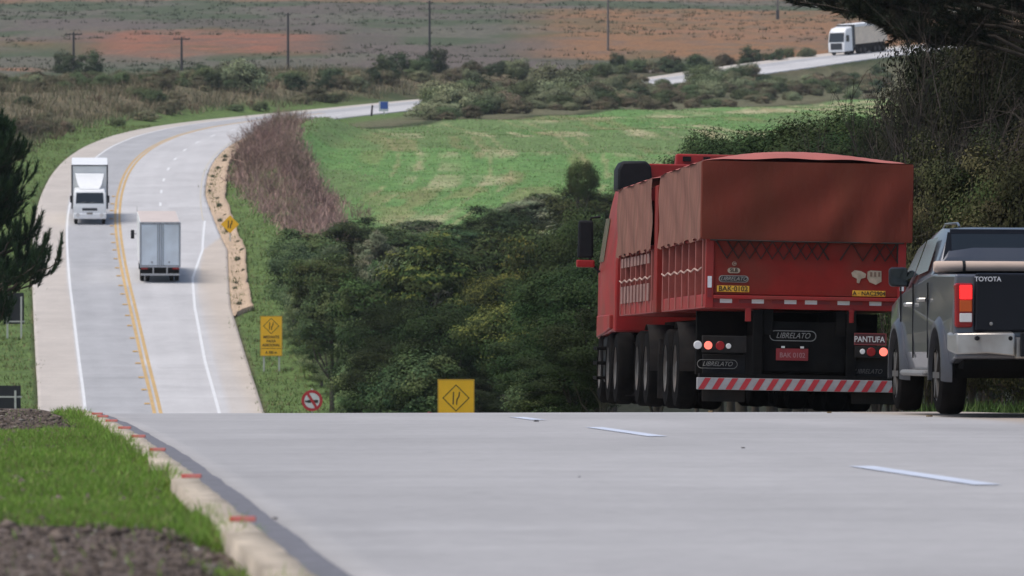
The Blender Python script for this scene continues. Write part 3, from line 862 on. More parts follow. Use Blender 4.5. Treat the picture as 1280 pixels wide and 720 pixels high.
P_, s_, o_, e_ = scatter(16000, by_view(330, 1110, 362, 600), 74)
pxx = 640 + P_[:, 0] / P_[:, 1] * FPX
m_ = (P_[:, 1] < np.interp(pxx, [330, 370, 540, 800, 1085, 1400], [492, 502, 524, 570, 615, 640])) & (o_ > np.interp(P_[:, 1], [360, 400, 450, 480, 505, 560], [17.5, 16, 14, 12, 9.8, 10.5]))
gg_ = fans("field_crop", P_[m_], 6, .06, .2, .035, [(.12, .25, .07), (.10, .21, .06), (.14, .27, .085), (.17, .22, .09), (.32, .30, .18)], "short green crop covering the sloping field beyond the hollow", "crop", .5, .7, 75)
# --- pines
def needle_tufts(tips, dirs, rng, nper, length, wid, cols, tight=.8):
    n = len(tips) * nper
    k = np.repeat(np.arange(len(tips)), nper)
    f = rng.random((n, 1))
    base = tips[k] - dirs[k] * f * length * 2.2
    nd = unit(dirs[k] * 1.0 + unit(rng.normal(size=(n, 3))) * tight)
    L = length * rng.uniform(.7, 1.2, (n, 1))
    sd_ = unit(np.cross(nd, unit(rng.normal(size=(n, 3))))) * wid
    V = np.stack([base - sd_, base + sd_, base + nd * L], 1).reshape(-1, 3)
    c = np.asarray(cols)[rng.integers(0, len(cols), len(tips))][k] * rng.uniform(.7, 1.3, (n, 1))
    return V, np.repeat(c, 3, 0)

def pine(name, label, base, H, limbs, seed, tuft, nper, cols, tr=.17, wid=.006, sub=9, spread=.42, upturn=.7, tight=.8):
    """limbs: list of (height on the trunk, [points relative to the trunk base])"""
    rng = np.random.default_rng(seed)
    root = thing(name, label, "tree", base)
    tp = [np.array([.06 * math.sin(3 * t), .05 * math.cos(2 * t), H * t - .4 * (1 - t)]) for t in np.linspace(0, 1, 9)]
    V, F = tube_np(tp, tr * (1.08 - np.linspace(0, 1, 9)) + .01, 8)
    link_mesh("trunk", np_mesh("trunk", V, F, 4, M_bark, None, True), root)
    parts, tips, dirs = [], [], []
    for h, pts in limbs:
        pl = np.array([[0, 0, h]] + [list(p) for p in pts], float)
        m = len(pl)
        tq = np.linspace(0, m - 1, 9)
        pl = np.stack([np.interp(tq, np.arange(m), pl[:, a]) for a in range(3)], 1)
        pl[1:-1] += rng.normal(size=(7, 3)) * .04
        parts.append(tube_np(pl, np.linspace(.05, .012, 9), 5))
        for q in range(sub):
            t = rng.uniform(.25, 1.0) * 8
            p0 = np.array([np.interp(t, np.arange(9), pl[:, a]) for a in range(3)])
            out = unit(pl[-1] - pl[0])
            dv = unit(out * .7 + rng.normal(size=3) * np.array([.6, .6, .35]) + np.array([0, 0, upturn * .5]))
            L = spread * rng.uniform(.4, 1.2)
            p1 = p0 + dv * L * .6; p2 = p1 + unit(dv + np.array([0, 0, upturn])) * L * .5
            parts.append(tube_np([p0, p1, p2], [.012, .010, .006], 4))
            tips += [p2, p1 + (p2 - p1) * .3]; dirs += [unit(p2 - p1), unit(dv + np.array([0, 0, .2]))]
        tips.append(pl[-1] + .05 * unit(pl[-1] - pl[-2])); dirs.append(unit(pl[-1] - pl[-2] + np.array([0, 0, upturn * .15])))
    Vb, Fb = join_np(parts)
    link_mesh("limbs", np_mesh("limbs", Vb, Fb, 4, M_bark, None, True), root)
    V, c = needle_tufts(np.array(tips), np.array(dirs), rng, nper, tuft, wid, cols, tight)
    link_mesh("crown", np_mesh("crown", V, np.arange(len(V)), 3, M_needle, c), root)
    return root

PINE = [(.030, .068, .026), (.042, .082, .030), (.024, .056, .024)]
# left pine, d = 150 m: trunk just outside the frame
pb = at(-22, 360, 150); pg = ground_at(pb.x, pb.y)
rp = random.Random(9)
limbs = []
for (row, lpx) in ((398, 40), (362, 78), (350, 104), (332, 96), (312, 70), (280, 40), (264, 46), (248, 50), (232, 44), (214, 46), (198, 40), (184, 30), (172, 20)):
    z = (360 - row) / FPX * 150 - pg
    for q in range(5):
        a = q * 1.2566 + rp.uniform(-.3, .3) + row
        L = lpx / FPX * 150 * rp.uniform(.8, 1.05)
        if q == 0: a = rp.uniform(-.35, .1)
        limbs.append((z - .25 * L, [(math.cos(a) * L * .5, math.sin(a) * L * .5, z - .1), (math.cos(a) * L, math.sin(a) * L, z + .22 * L)]))
pine("pine_tree", "dark pine at the left edge with upturned needle tufts over the road", (pb.x, pb.y, pg), 9.0, limbs, 401, .17, 90, PINE, sub=11, spread=.72, upturn=1.5, wid=.010, tight=.62)
# right pine over the thicket, d = 100 m
qb = at(1345, 360, 101); qg = ground_at(qb.x, qb.y)
def rel(px, row, dy=0):
    p = at(px, row, 101)
    return (p.x - qb.x, dy, p.z - qg)
limbs = [(rel(1235, 85)[2], [rel(1240, 48, -.2), rel(1150, 36, -.3), rel(1080, 22, -.6), rel(985, 4, -.8)]),
         (rel(1235, 70)[2], [rel(1230, 42, .2), rel(1160, 36, .2), rel(1125, 40, .3)]),
         (rel(1235, 60)[2], [rel(1250, 35, -.1), rel(1160, 20, -.1), rel(1090, 5, -.2), rel(1010, -18, -.3)]),
         (rel(1235, 45)[2], [rel(1240, 20, .3), rel(1150, 0, .3), rel(1080, -10, .6), rel(1000, -6, .7)]),
         (rel(1235, 40)[2], [rel(1260, 25, .1), rel(1170, 10, .1), rel(1120, 20, .1), rel(1045, 10, .1)]),
         (rel(1235, 80)[2], [rel(1260, 62, -.4), rel(1180, 50, -.4), rel(1150, 46, -.7), rel(1128, 44, -.9)]),
         (rel(1235, 40)[2], [rel(1180, -10, -.2), rel(1110, -8, -.3), rel(1020, 4, -.2)]),
         (rel(1235, 60)[2], [rel(1290, 30, -.4), rel(1340, 20, -.7)]),
         (rel(1235, 20)[2], [rel(1300, -10, .2), rel(1360, -30, .3)])]
for lv in range(9):
    z = rel(1235, 10)[2] + .55 * lv
    for q in range(5):
        a = q * 1.2566 + lv; L = (4.2 - .35 * lv) * rp.uniform(.8, 1.1)
        limbs.append((z, [(math.cos(a) * L * .5, math.sin(a) * L * .5, z + .15), (math.cos(a) * L, math.sin(a) * L, z + .1)]))
pine("pine_tree", "tall pine whose dark boughs hang over the far truck at top right", (qb.x, qb.y, qg), rel(1235, 10)[2] + 5.2, limbs, 402, .17, 60, [(.014, .026, .012), (.022, .032, .014), (.040, .034, .018)], tr=.2, sub=44, spread=.40, upturn=.35, wid=.008)

# --- foreground bank: grass, clods
def bank_pts(n, seed, d0, d1, offhi=-4.20):
    rng = np.random.default_rng(seed)
    # even per square metre
    d = rng.uniform(d0, d1, n)
    left = (-70 - 640) / FPX * d
    right = axis_x(d) + offhi - .0
    x = left + (right - left) * rng.random(n)
    keep = rng.random(n) < np.clip((right - left) / 2.2, 0, 1)
    x, d = x[keep], d[keep]
    z, s, off, edge = terrain(x, d)
    return x, d, z, off
gx, gy, gz, go = bank_pts(210000, 501, 16.5, 57.5)
# soil shows in a strip in front and at the crest
gn = fbm(gx * 1.6, gy * .45, 502); gpx_ = 640 + gx / gy * FPX
front = smooth01((gy - (21.4 + 2.2 * (gn - .5) * 2)) / .5)
crest = smooth01(((43.5 + 9 * (gn - .5)) - gy) / 2.0)
crest = np.maximum(crest, smooth01((go + 4.50 + .3 * (gn - .5)) / .2) * (gy < 54))
edge_g = smooth01((go + 4.55) / .25)
dens = np.clip(np.maximum(front * crest, edge_g * smooth01((gn - .36) / .1) * .9), 0.006, 1)
keep = np.random.default_rng(5).random(len(gx)) < dens
gx, gy, gz, go, gn = gx[keep], gy[keep], gz[keep], go[keep], gn[keep]
rng = np.random.default_rng(503)
n = len(gx)
tall = 1 + 1.5 * smooth01((go + 4.55) / .3) * (fbm(gx * 3, gy * .8, 504) > .5) + .5 * smooth01((fbm(gx * 2, gy * .7, 506) - .55) / .1)
h = rng.uniform(.022, .060, (n, 1)) * tall[:, None]
P = np.stack([gx, gy, gz - .01], 1)
ln = unit(rng.normal(size=(n, 3)) * np.array([.55, .55, .05]) + np.array([.0, 0, .9]))
mid = P + ln * h * .55
tip = mid + unit(ln + rng.normal(size=(n, 3)) * np.array([.5, .5, .1])) * h * .5
sd_ = unit(rng.normal(size=(n, 3)) * np.array([1, .5, 0])) * rng.uniform(.0022, .0048, (n, 1))
V = np.stack([P - sd_, P + sd_, mid + sd_ * .8, mid - sd_ * .8], 1).reshape(-1, 3)
V2 = np.stack([mid - sd_ * .8, mid + sd_ * .8, tip + sd_ * .1, tip - sd_ * .1], 1).reshape(-1, 3)
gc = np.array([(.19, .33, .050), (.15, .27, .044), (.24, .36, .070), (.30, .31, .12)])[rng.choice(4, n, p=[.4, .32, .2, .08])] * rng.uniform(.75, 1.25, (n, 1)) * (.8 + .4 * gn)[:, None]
dry = rng.random(n) < .05
gc[dry] = (.22, .17, .09)
M_grass = attr_mat("grass_blades", .6, 1, 0, 0, .25, trans=.42)
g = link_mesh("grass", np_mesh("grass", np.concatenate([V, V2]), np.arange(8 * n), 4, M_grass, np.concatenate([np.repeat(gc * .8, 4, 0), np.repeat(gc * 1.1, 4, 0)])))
tag(g, "short green grass on the foreground bank beside the kerb", "grass", kind='stuff')
# clods of soil
cx_, cy_, cz_, co_ = bank_pts(30000, 511, 16.5, 58, -4.3)
rng = np.random.default_rng(512)
cn = len(cx_)
ico = np.array([(1, 0, 0), (-1, 0, 0), (0, 1, 0), (0, -1, 0), (0, 0, 1), (0, 0, -1), (.6, .6, .5), (-.6, .6, .5), (.6, -.6, .5), (-.6, -.6, .5)])
icf = np.array([(0, 6, 8), (6, 2, 7), (7, 1, 9), (9, 3, 8), (6, 7, 4), (7, 9, 4), (9, 8, 4), (8, 6, 4), (0, 2, 6), (2, 1, 7), (1, 3, 9), (3, 0, 8), (0, 5, 2), (2, 5, 1), (1, 5, 3), (3, 5, 0)])
sz = rng.uniform(.004, .014, cn) * (1 + 1.6 * (rng.random(cn) < .04))
CV = np.stack([cx_, cy_, cz_], 1)[:, None] + ico[None] * (1 + .35 * rng.normal(size=(cn, 10, 1))) * sz[:, None, None] * np.array([1.2, 1.2, .75])
CF = (icf[None] + (np.arange(cn) * 10)[:, None, None]).reshape(-1)
cc_ = np.array([.125, .098, .084]) * rng.uniform(.55, 1.7, (cn, 1))
cc_[rng.random(cn) < .02] = (.35, .32, .29)
o = link_mesh("soil_clods", np_mesh("soil_clods", CV.reshape(-1, 3), CF, 3, M_twig, np.repeat(cc_, 10, 0)))
tag(o, "loose brown clods of bare soil on the foreground bank", "soil", kind='stuff')
# ------------------------------------------------------------------ mesh builder for vehicles, signs and poles
import bmesh

class MB:
    def __init__(self):
        self.v = []; self.f = []
    def add(self, V, F):
        o = len(self.v)
        self.v += [tuple(p) for p in V]
        self.f += [tuple(i + o for i in f) for f in F]
        return self
    def box(self, x0, x1, y0, y1, z0, z1, taper=0.0):
        t = taper
        V = [(x0, y0, z0), (x1, y0, z0), (x1, y1, z0), (x0, y1, z0), (x0 + t, y0 + t, z1), (x1 - t, y0 + t, z1), (x1 - t, y1 - t, z1), (x0 + t, y1 - t, z1)]
        return self.add(V, [(0, 3, 2, 1), (4, 5, 6, 7), (0, 1, 5, 4), (1, 2, 6, 5), (2, 3, 7, 6), (3, 0, 4, 7)])
    def bar(self, a, b, w, h=None):
        """rectangular bar from a to b"""
        a = Vector(a); b = Vector(b); h = h or w
        t = (b - a).normalized()
        u = t.cross(Vector((0, 0, 1)))
        u = Vector((1, 0, 0)) if u.length < .01 else u.normalized()
        v = u.cross(t)
        V = [p + u * sx * w / 2 + v * sy * h / 2 for p in (a, b) for sx, sy in ((-1, -1), (1, -1), (1, 1), (-1, 1))]
        return self.add(V, [(0, 1, 2, 3), (7, 6, 5, 4), (0, 4, 5, 1), (1, 5, 6, 2), (2, 6, 7, 3), (3, 7, 4, 0)])
    def cyl(self, a, b, r0, r1=None, n=16, cap=True):
        a = Vector(a); b = Vector(b); r1 = r0 if r1 is None else r1
        t = (b - a).normalized()
        u = t.orthogonal().normalized(); v = t.cross(u)
        V = [a + (u * math.cos(k * 6.2832 / n) + v * math.sin(k * 6.2832 / n)) * r0 for k in range(n)] + \
            [b + (u * math.cos(k * 6.2832 / n) + v * math.sin(k * 6.2832 / n)) * r1 for k in range(n)]
        F = [(k, (k + 1) % n, n + (k + 1) % n, n + k) for k in range(n)]
        if cap: F += [tuple(range(n))[::-1], tuple(range(n, 2 * n))]
        return self.add(V, F)
    def tube(self, pts, r, n=8):
        V, F = tube_np(np.array([tuple(p) for p in pts], float), [r] * len(pts), n)
        F = F.reshape(-1, 4).tolist()
        m = len(pts)
        F += [list(range(n))[::-1], list(range((m - 1) * n, m * n))]
        return self.add(V.tolist(), F)
    def lathe_x(self, prof, c, n=32):
        """profile of (x, radius) turned about an x-parallel axis through c"""
        m = len(prof); V = []
        for (x, r) in prof:
            for k in range(n):
                a = k * 2 * math.pi / n
                V.append((c[0] + x, c[1] + r * math.cos(a), c[2] + r * math.sin(a)))
        F = [(i * n + k, i * n + (k + 1) % n, (i + 1) * n + (k + 1) % n, (i + 1) * n + k) for i in range(m - 1) for k in range(n)]
        return self.add(V, F)
    def prism(self, poly, axis, lo, hi):
        """polygon given in the two other axes, extruded along axis"""
        n = len(poly)
        def p(q, t):
            if axis == 'x': return (t, q[0], q[1])
            if axis == 'y': return (q[0], t, q[1])
            return (q[0], q[1], t)
        V = [p(q, lo) for q in poly] + [p(q, hi) for q in poly]
        F = [tuple(range(n)), tuple(range(n, 2 * n))[::-1]] + [(k, n + k, n + (k + 1) % n, (k + 1) % n) for k in range(n)]
        return self.add(V, F)
    def loft(self, rings, cap=True):
        n = len(rings[0]); V = [q for r in rings for q in r]
        F = [(i * n + k, i * n + (k + 1) % n, (i + 1) * n + (k + 1) % n, (i + 1) * n + k) for i in range(len(rings) - 1) for k in range(n)]
        if cap: F += [tuple(range(n))[::-1], tuple(range((len(rings) - 1) * n, len(rings) * n))]
        return self.add(V, F)
    def grid(self, P):
        m, n = len(P), len(P[0])
        return self.add([q for r in P for q in r], [(i * n + k, i * n + k + 1, (i + 1) * n + k + 1, (i + 1) * n + k) for i in range(m - 1) for k in range(n - 1)])
    def build(self, name, material, parent=None, bevel=0.0, smooth=False, seg=2, recalc=True, sub=0):
        me = bpy.data.meshes.new(name)
        bm = bmesh.new()
        vs = [bm.verts.new(p) for p in self.v]
        for f in self.f:
            try: bm.faces.new([vs[i] for i in f])
            except ValueError: pass
        if recalc: bmesh.ops.recalc_face_normals(bm, faces=bm.faces)
        if smooth:
            for f in bm.faces: f.smooth = True
            for e in bm.edges:
                if len(e.link_faces) == 2 and e.calc_face_angle(0) > R(38): e.smooth = False
        bm.to_mesh(me); bm.free()
        me.materials.append(material)
        o = link_mesh(name, me, parent)
        if bevel:
            b = o.modifiers.new("bevel", 'BEVEL'); b.width = bevel; b.segments = seg; b.limit_method = 'ANGLE'; b.angle_limit = R(35)
            b.harden_normals = False
        if sub:
            m = o.modifiers.new("subdivision", 'SUBSURF'); m.levels = sub; m.render_levels = sub
        return o

def arc(cx, cy, r, a0, a1, n):
    return [(cx + r * math.cos(R(a0 + (a1 - a0) * k / n)), cy + r * math.sin(R(a0 + (a1 - a0) * k / n))) for k in range(n + 1)]

def text_part(name, txt, size, loc, rot, material, parent, shear=0.0, depth=.002, bold=0.0, xs=1.0):
    cu = bpy.data.curves.new(name, 'FONT')
    cu.body = txt; cu.size = size; cu.align_x = 'CENTER'; cu.align_y = 'CENTER'
    cu.shear = shear; cu.extrude = depth; cu.offset = bold
    tmp = bpy.data.objects.new(name, cu)
    COL.objects.link(tmp)
    dg = bpy.context.evaluated_depsgraph_get()
    me = bpy.data.meshes.new_from_object(tmp.evaluated_get(dg))
    bpy.data.objects.remove(tmp)
    me.name = name
    me.materials.clear(); me.materials.append(material)
    o = link_mesh(name, me, parent)
    o.location = loc; o.rotation_euler = rot; o.scale = (xs, 1, 1)
    return o
BACK = (R(90), 0, 0)                 # lettering that faces backwards (towards -y)

def vehicle_frame(name, label, cat, pos, yaw, pitch, roll=0.0, group=None):
    o = thing(name, label, cat, pos, (0, 0, 0), group)
    o.rotation_euler = (Matrix.Rotation(yaw, 3, 'Z') @ Matrix.Rotation(pitch, 3, 'X') @ Matrix.Rotation(roll, 3, 'Y')).to_euler()
    return o

# materials of vehicles
M_red = mat("truck_red_paint", (.34, .018, .018), .5, var=.16, scale=2.5, coat=.1, spec=.3, dirt=(.17, .05, .034), dirt_amt=.6)
M_redd = mat("truck_red_panel", (.235, .018, .013), .7, var=.2, scale=1.6, spec=.2, dirt=(.125, .045, .026), dirt_amt=.7)
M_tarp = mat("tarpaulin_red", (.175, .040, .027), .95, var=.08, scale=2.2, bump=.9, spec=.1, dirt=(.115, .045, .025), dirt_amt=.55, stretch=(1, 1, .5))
M_tarpt = mat("tarpaulin_top_lit_dusty", (.40, .115, .095), .85, var=.12, scale=1.4, bump=.4)  # top made lighter: grazing light, with dust, put into the colour
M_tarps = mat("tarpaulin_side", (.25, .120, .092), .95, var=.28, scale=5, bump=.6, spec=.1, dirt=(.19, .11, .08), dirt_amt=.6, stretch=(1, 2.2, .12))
M_black = mat("black_plastic", (.012, .013, .015), .6, var=.2, scale=6, spec=.2)
M_chass = mat("chassis_black", (.008, .008, .008), .85, var=.4, scale=4, dirt=(.020, .017, .015), dirt_amt=.5, spec=.04)
M_tyre = mat("tyre_rubber", (.007, .0068, .0068), .95, var=.3, scale=8, bump=.3, dirt=(.016, .014, .013), dirt_amt=.6, spec=.03)
M_rim = mat("steel_rim", (.09, .087, .083), .6, metal=.5, var=.3, scale=5, dirt=(.12, .09, .07), dirt_amt=.6)
M_chrome = mat("bumper_chrome", (.46, .45, .43), .38, metal=.8, var=.12, scale=5, dirt=(.24, .20, .17), dirt_amt=.6)
M_flap = mat("mud_flap", (.022, .021, .021), .9, var=.3, scale=5, dirt=(.040, .033, .028), dirt_amt=.5, spec=.06)
M_reflw = mat("reflector_white", (.72, .72, .74), .35, var=.1, scale=6)
M_reflr = mat("reflector_red", (.42, .025, .035), .35, var=.15, scale=6)
M_lred = mat("light_red_off", (.28, .008, .010), .25, var=.1)
M_llit = emit_mat("light_red_lit", (1.0, .22, .16), 1.1, (.7, .08, .06))
M_lwht = mat("light_clear", (.74, .72, .70), .2, var=.05)
M_amber = mat("light_amber", (.80, .22, .03), .25, var=.1)
M_plate = mat("plate_yellow", (.78, .42, .03), .5, var=.1, scale=14)
M_rplate = mat("plate_red", (.24, .018, .022), .5, var=.1)
M_ink = mat("ink_dark", (.04, .025, .012), .7, var=.1)
M_lett = mat("lettering_grey", (.30, .28, .25), .6, var=.2, scale=20)
M_lettw = mat("lettering_white", (.62, .60, .58), .5, var=.15, scale=20)
M_rope = mat("rope_dark", (.030, .018, .015), .9, var=.2)
M_ropel = mat("rope_pale", (.45, .30, .25), .9, var=.2)
M_glass = mat("dark_glass", (.012, .016, .018), .08, var=.05, spec=.8)
M_postred = mat("side_post_lit_red", (.28, .075, .058), .6, var=.2, scale=4)  # paler red: light caught by the protruding posts put into the colour

def dual_wheel(parent, x, y, r=.52, w=.28, dual=True):
    """wheel of a heavy vehicle: tyre(s) with a rim; x is the outer face, signed"""
    sgn = 1 if x > 0 else -1
    m = MB()
    for k in range(2 if dual else 1):
        o = -sgn * k * (w + .05)
        prof = [(0, r * .60), (-.015, r * .80), (-.012, r * .92), (-.045, r * .985), (-.075, r), (-w / 2, r), (-w + .075, r), (-w + .045, r * .985), (-w + .012, r * .92), (-w + .015, r * .80), (-w, r * .60)]
        m.lathe_x([(sgn * px_ + o, q) for px_, q in prof], (x, y, r), 36)
    t = m.build("wheel", M_tyre, parent, smooth=True)
    rm = MB()
    rm.lathe_x([(sgn * q, s_) for q, s_ in ((-.01, r * .61), (-.03, r * .56), (-.10, r * .50), (-.11, r * .30), (-.04, r * .26), (-.02, r * .14), (-.02, 0.001))], (x, y, r), 28)
    for k in range(8):
        a = k * math.pi / 4
        rm.cyl((x - sgn * .10, y + .2 * math.cos(a), r + .2 * math.sin(a)), (x - sgn * .06, y + .2 * math.cos(a), r + .2 * math.sin(a)), .02, n=6)
    rm.build("rim", M_rim, t, smooth=True)
    return t

# ------------------------------------------------------------------ the red truck
tp_ = at(1004.5, 516, 70.0)
TRK = vehicle_frame("articulated_truck", "red grain truck with twin trailers under rust-red tarpaulins, brake lights lit", "truck", tp_, .069, -.0135, .019)
GREY_S = 101.6
def tz(row): return (516 - row) / GREY_S
def tx(px): return (px - 1004.5) / GREY_S
ROLL = .019

def grain_trailer(y0, y1, rear):
    """one trailer body: frame, panels, posts, tarpaulin"""
    zb, zt = 1.27, 2.14
    fr = MB()
    fr.box(-1.24, 1.24, y0 + .05, y1, zb, zb + .17)
    for sx in (-1, 1):
        fr.box(sx * 1.24 - (.10 if sx > 0 else 0), sx * 1.24 + (.10 if sx < 0 else 0), y0, y0 + .10, zb, zt + .06)
        fr.box(sx * 1.24 - (.08 if sx > 0 else 0), sx * 1.24 + (.08 if sx < 0 else 0), y1 - .10, y1, zb + .17, zt + .9)
        fr.box(sx * 1.22 - (.06 if sx > 0 else 0), sx * 1.22 + (.06 if sx < 0 else 0), y0 + .10, y1 - .10, zt - .02, zt + .06)
    body = fr.build("trailer_frame", M_red, TRK, .008)
    for sx in (-1, 1):
        pn = MB(); pn.box(min(sx * 1.10, sx * 1.14), max(sx * 1.10, sx * 1.14), y0 + .1, y1 - .1, zb + .17, zt)
        pn.build("side_panel", M_redd, TRK)
    pn = MB(); pn.box(-1.14, 1.14, y1 - .09, y1 - .05, zb + .17, zt + .8)
    pn.build("front_panel", M_redd, TRK)
    n = 7
    for k in range(n):
        y = y0 + .25 + (y1 - y0 - .5) * k / (n - 1)
        for sx in (-1, 1):
            ps = MB(); ps.box(min(sx * 1.14, sx * 1.255), max(sx * 1.14, sx * 1.255), y, y + .07, zb + .02, zt - .02)
            ps.build("side_post", M_postred, TRK, .006)
    for sx in (-1, 1):
        rp_ = MB()
        pts = []
        for k in range(2 * n - 1):
            y = y0 + .25 + (y1 - y0 - .5) * k / (2 * n - 2)
            pts.append((sx * 1.265, y + .04, zb + .50 - (.035 if k % 2 else 0)))
        rp_.tube(pts, .011, 5)
        rp_.build("side_rope", M_ropel, TRK)
    # tarpaulin over hoops: sides with folds, arched top
    rg = np.random.default_rng(int(y0 * 10) + 3)
    ny = 40
    for sx in (-1, 1):
        G = []
        for i in range(ny + 1):
            y = y0 - .02 + (y1 - y0 + .02) * i / ny
            rowp = []
            for j in range(9):
                z = 3.08 - (3.08 - 2.12) * j / 8
                fold = .018 * math.sin(i * 1.9 + .6 * math.sin(i * .7)) * (j / 8) + .012 * math.sin(i * .45 + j)
                zz = z + (.025 * math.sin(i * 1.1) * (j == 8))
                rowp.append((sx * (1.29 + fold), y, zz))
            G.append(rowp)
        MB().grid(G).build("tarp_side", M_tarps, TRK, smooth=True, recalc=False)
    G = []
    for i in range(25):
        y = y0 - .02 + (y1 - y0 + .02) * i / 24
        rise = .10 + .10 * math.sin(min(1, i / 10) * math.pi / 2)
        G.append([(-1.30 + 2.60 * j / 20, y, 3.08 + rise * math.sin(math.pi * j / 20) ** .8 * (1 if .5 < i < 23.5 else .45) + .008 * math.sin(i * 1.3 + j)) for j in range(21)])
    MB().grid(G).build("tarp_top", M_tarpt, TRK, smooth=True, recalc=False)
    return body

fr1 = grain_trailer(0.0, 5.65, True)
grain_trailer(6.75, 12.0, False)
# front trailer nose frame in the gap
gp = MB(); gp.box(-1.25, -1.08, 6.30, 6.74, 1.27, 2.98); gp.box(1.08, 1.25, 6.30, 6.74, 1.27, 2.98); gp.box(-1.08, 1.08, 6.60, 6.74, 1.27, 2.9)
gp.build("headboard", M_redd, TRK, .01)
M_slat = mat("slat_dusty", (.27, .145, .12), .8, var=.25, scale=6)
# louvred rack seen on the front trailer's side
for k in range(9):
    y = 7.3 + k * .5
    lv = MB(); lv.box(-1.262, -1.245, y, y + .30, 1.95, 2.08); lv.build("side_slat", M_slat, TRK)
    lv = MB(); lv.box(-1.262, -1.245, y + .05, y + .33, 1.44, 1.68); lv.build("side_slat", M_slat, TRK)
# tail of the rear trailer
tg = MB(); tg.box(-1.14, 1.14, .03, .08, 1.44, 2.16); tg.build("tailgate", M_redd, TRK, .006)
ledge = MB(); ledge.box(-1.14, 1.14, -.03, .03, 1.385, 1.43); ledge.build("ledge", M_red, TRK, .008)
G = []
for i in range(25):
    x = -1.30 + 2.60 * i / 24
    G.append([(x, -.05 - .010 * math.sin(j * .9 + i * .5) - .018 * math.sin(i * .37 + j * .12) - (.028 * math.sin(i * 1.1 + j * .55) * min(1, j / 6) if 13 < i < 23 else 0), 3.08 - (3.08 - 2.11) * j / 10 + (.008 * math.sin(i * .9) if j == 10 else 0)) for j in range(11)])
for j in (0, 24):
    pass
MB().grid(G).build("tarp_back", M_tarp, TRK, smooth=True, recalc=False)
for sx in (-1, 1):
    ln = MB(); ln.box(min(sx * 1.25, sx * 1.31), max(sx * 1.25, sx * 1.31), -.05, .10, 2.12, 3.07)
    ln.build("tarp_corner", M_tarp, TRK, .015)
# elastic lacing under the tarpaulin
lc = MB()
lc.tube([(-1.2, -.062, 2.105), (0, -.065, 2.10), (1.2, -.062, 2.105)], .010, 5)
nz_ = 8
zig = []
for k in range(2 * nz_ + 1):
    x = -1.12 + 2.24 * k / (2 * nz_)
    zig.append((x, .012, 2.10 if k % 2 == 0 else 1.885))
lc.tube(zig[:11], .011, 5); lc.tube(zig[11:], .011, 5)
zig2 = [(x + .14, y, z) for x, y, z in zig]
zig2 = [(min(1.13, x), y, z) for x, y, z in zig2]
lc.tube(zig2[:10], .011, 5); lc.tube(zig2[13:], .010, 5)
lc.tube([(1.135, .012, 2.12), (1.135, .012, 1.86)], .012, 5)
lc.build("lacing", M_rope, TRK)
# reflective strips on the lower frame and posts
M_rdd = mat("reflector_dark_red", (.20, .012, .016), .4)
def strip_box(m_, *a):
    MB().box(*a).build("reflector_strip", m_, TRK)
for k, px in enumerate((905, 945, 986, 1012, 1053, 1093)):
    x = tx(px); strip_box(M_reflw, x - .075, x + .075, .040, .049, 1.335, 1.385)
    s_ = -1 if k < 3 else 1
    strip_box(M_rdd, x + s_ * .16 - .075, x + s_ * .16 + .075, .040, .049, 1.338, 1.382)
for sx in (-1, 1):
    strip_box(M_reflw, sx * 1.19 - .025, sx * 1.19 + .025, -.008, -.001, 1.52, 1.66)
    strip_box(M_rdd, sx * 1.19 - .025, sx * 1.19 + .025, -.008, -.001, 1.40, 1.50)
# yellow plates, badges and lettering on the tailgate
def plate(px, row, w, h, material, y=.022, name="badge", bev=.004):
    b = MB(); x, z = tx(px), tz(row) + ROLL * tx(px)
    b.box(x - w / 2, x + w / 2, y, y + .012, z - h / 2, z + h / 2)
    return b.build(name, material, TRK, bev), (x, y - .003, z)
pl, c = plate(913.5, 361, .40, .078, M_plate, name="number_plate"); text_part("plate_lettering", "BAK·0102", .088, c, BACK, M_ink, pl, bold=.001)
pl, c = plate(1084.5, 367, .41, .072, M_plate, name="number_plate"); text_part("plate_lettering", "A · NAC2904", .072, c, BACK, M_ink, pl, bold=.001)
M_badge = mat("badge_black", (.03, .022, .02), .6); M_sticker = mat("sticker_pale", (.42, .33, .24), .8, var=.25, scale=12)
def stadium(px, row, w, h, material, y=.020, name="badge", parent=None):
    x, z = tx(px), tz(row) + ROLL * tx(px)
    poly = [(x + w / 2 - h / 2 + q[0], z + q[1]) for q in arc(0, 0, h / 2, -90, 90, 8)] + [(x - w / 2 + h / 2 + q[0], z + q[1]) for q in arc(0, 0, h / 2, 90, 270, 8)]
    return MB().prism(poly, 'y', y, y + .01).build(name, material, parent or TRK), (x, y - .003, z)
pl, c = stadium(914, 348.5, .37, .085, M_lett, .022); pl2, c = stadium(914, 348.5, .345, .068, M_badge, .018, parent=TRK); text_part("badge_lettering", "LIBRELATO", .066, (c[0], c[1] - .001, c[2]), BACK, M_lett, pl2, .35)
pl, c = stadium(914, 338, .155, .066, M_sticker, .020, "sticker"); text_part("sticker_lettering", "SLB", .064, c, BACK, M_ink, pl, bold=.0015)
pl, c = stadium(914.5, 329.5, .055, .054, M_sticker, .020, "sticker"); text_part("sticker_lettering", "C", .05, c, BACK, M_redd, pl, bold=.001)
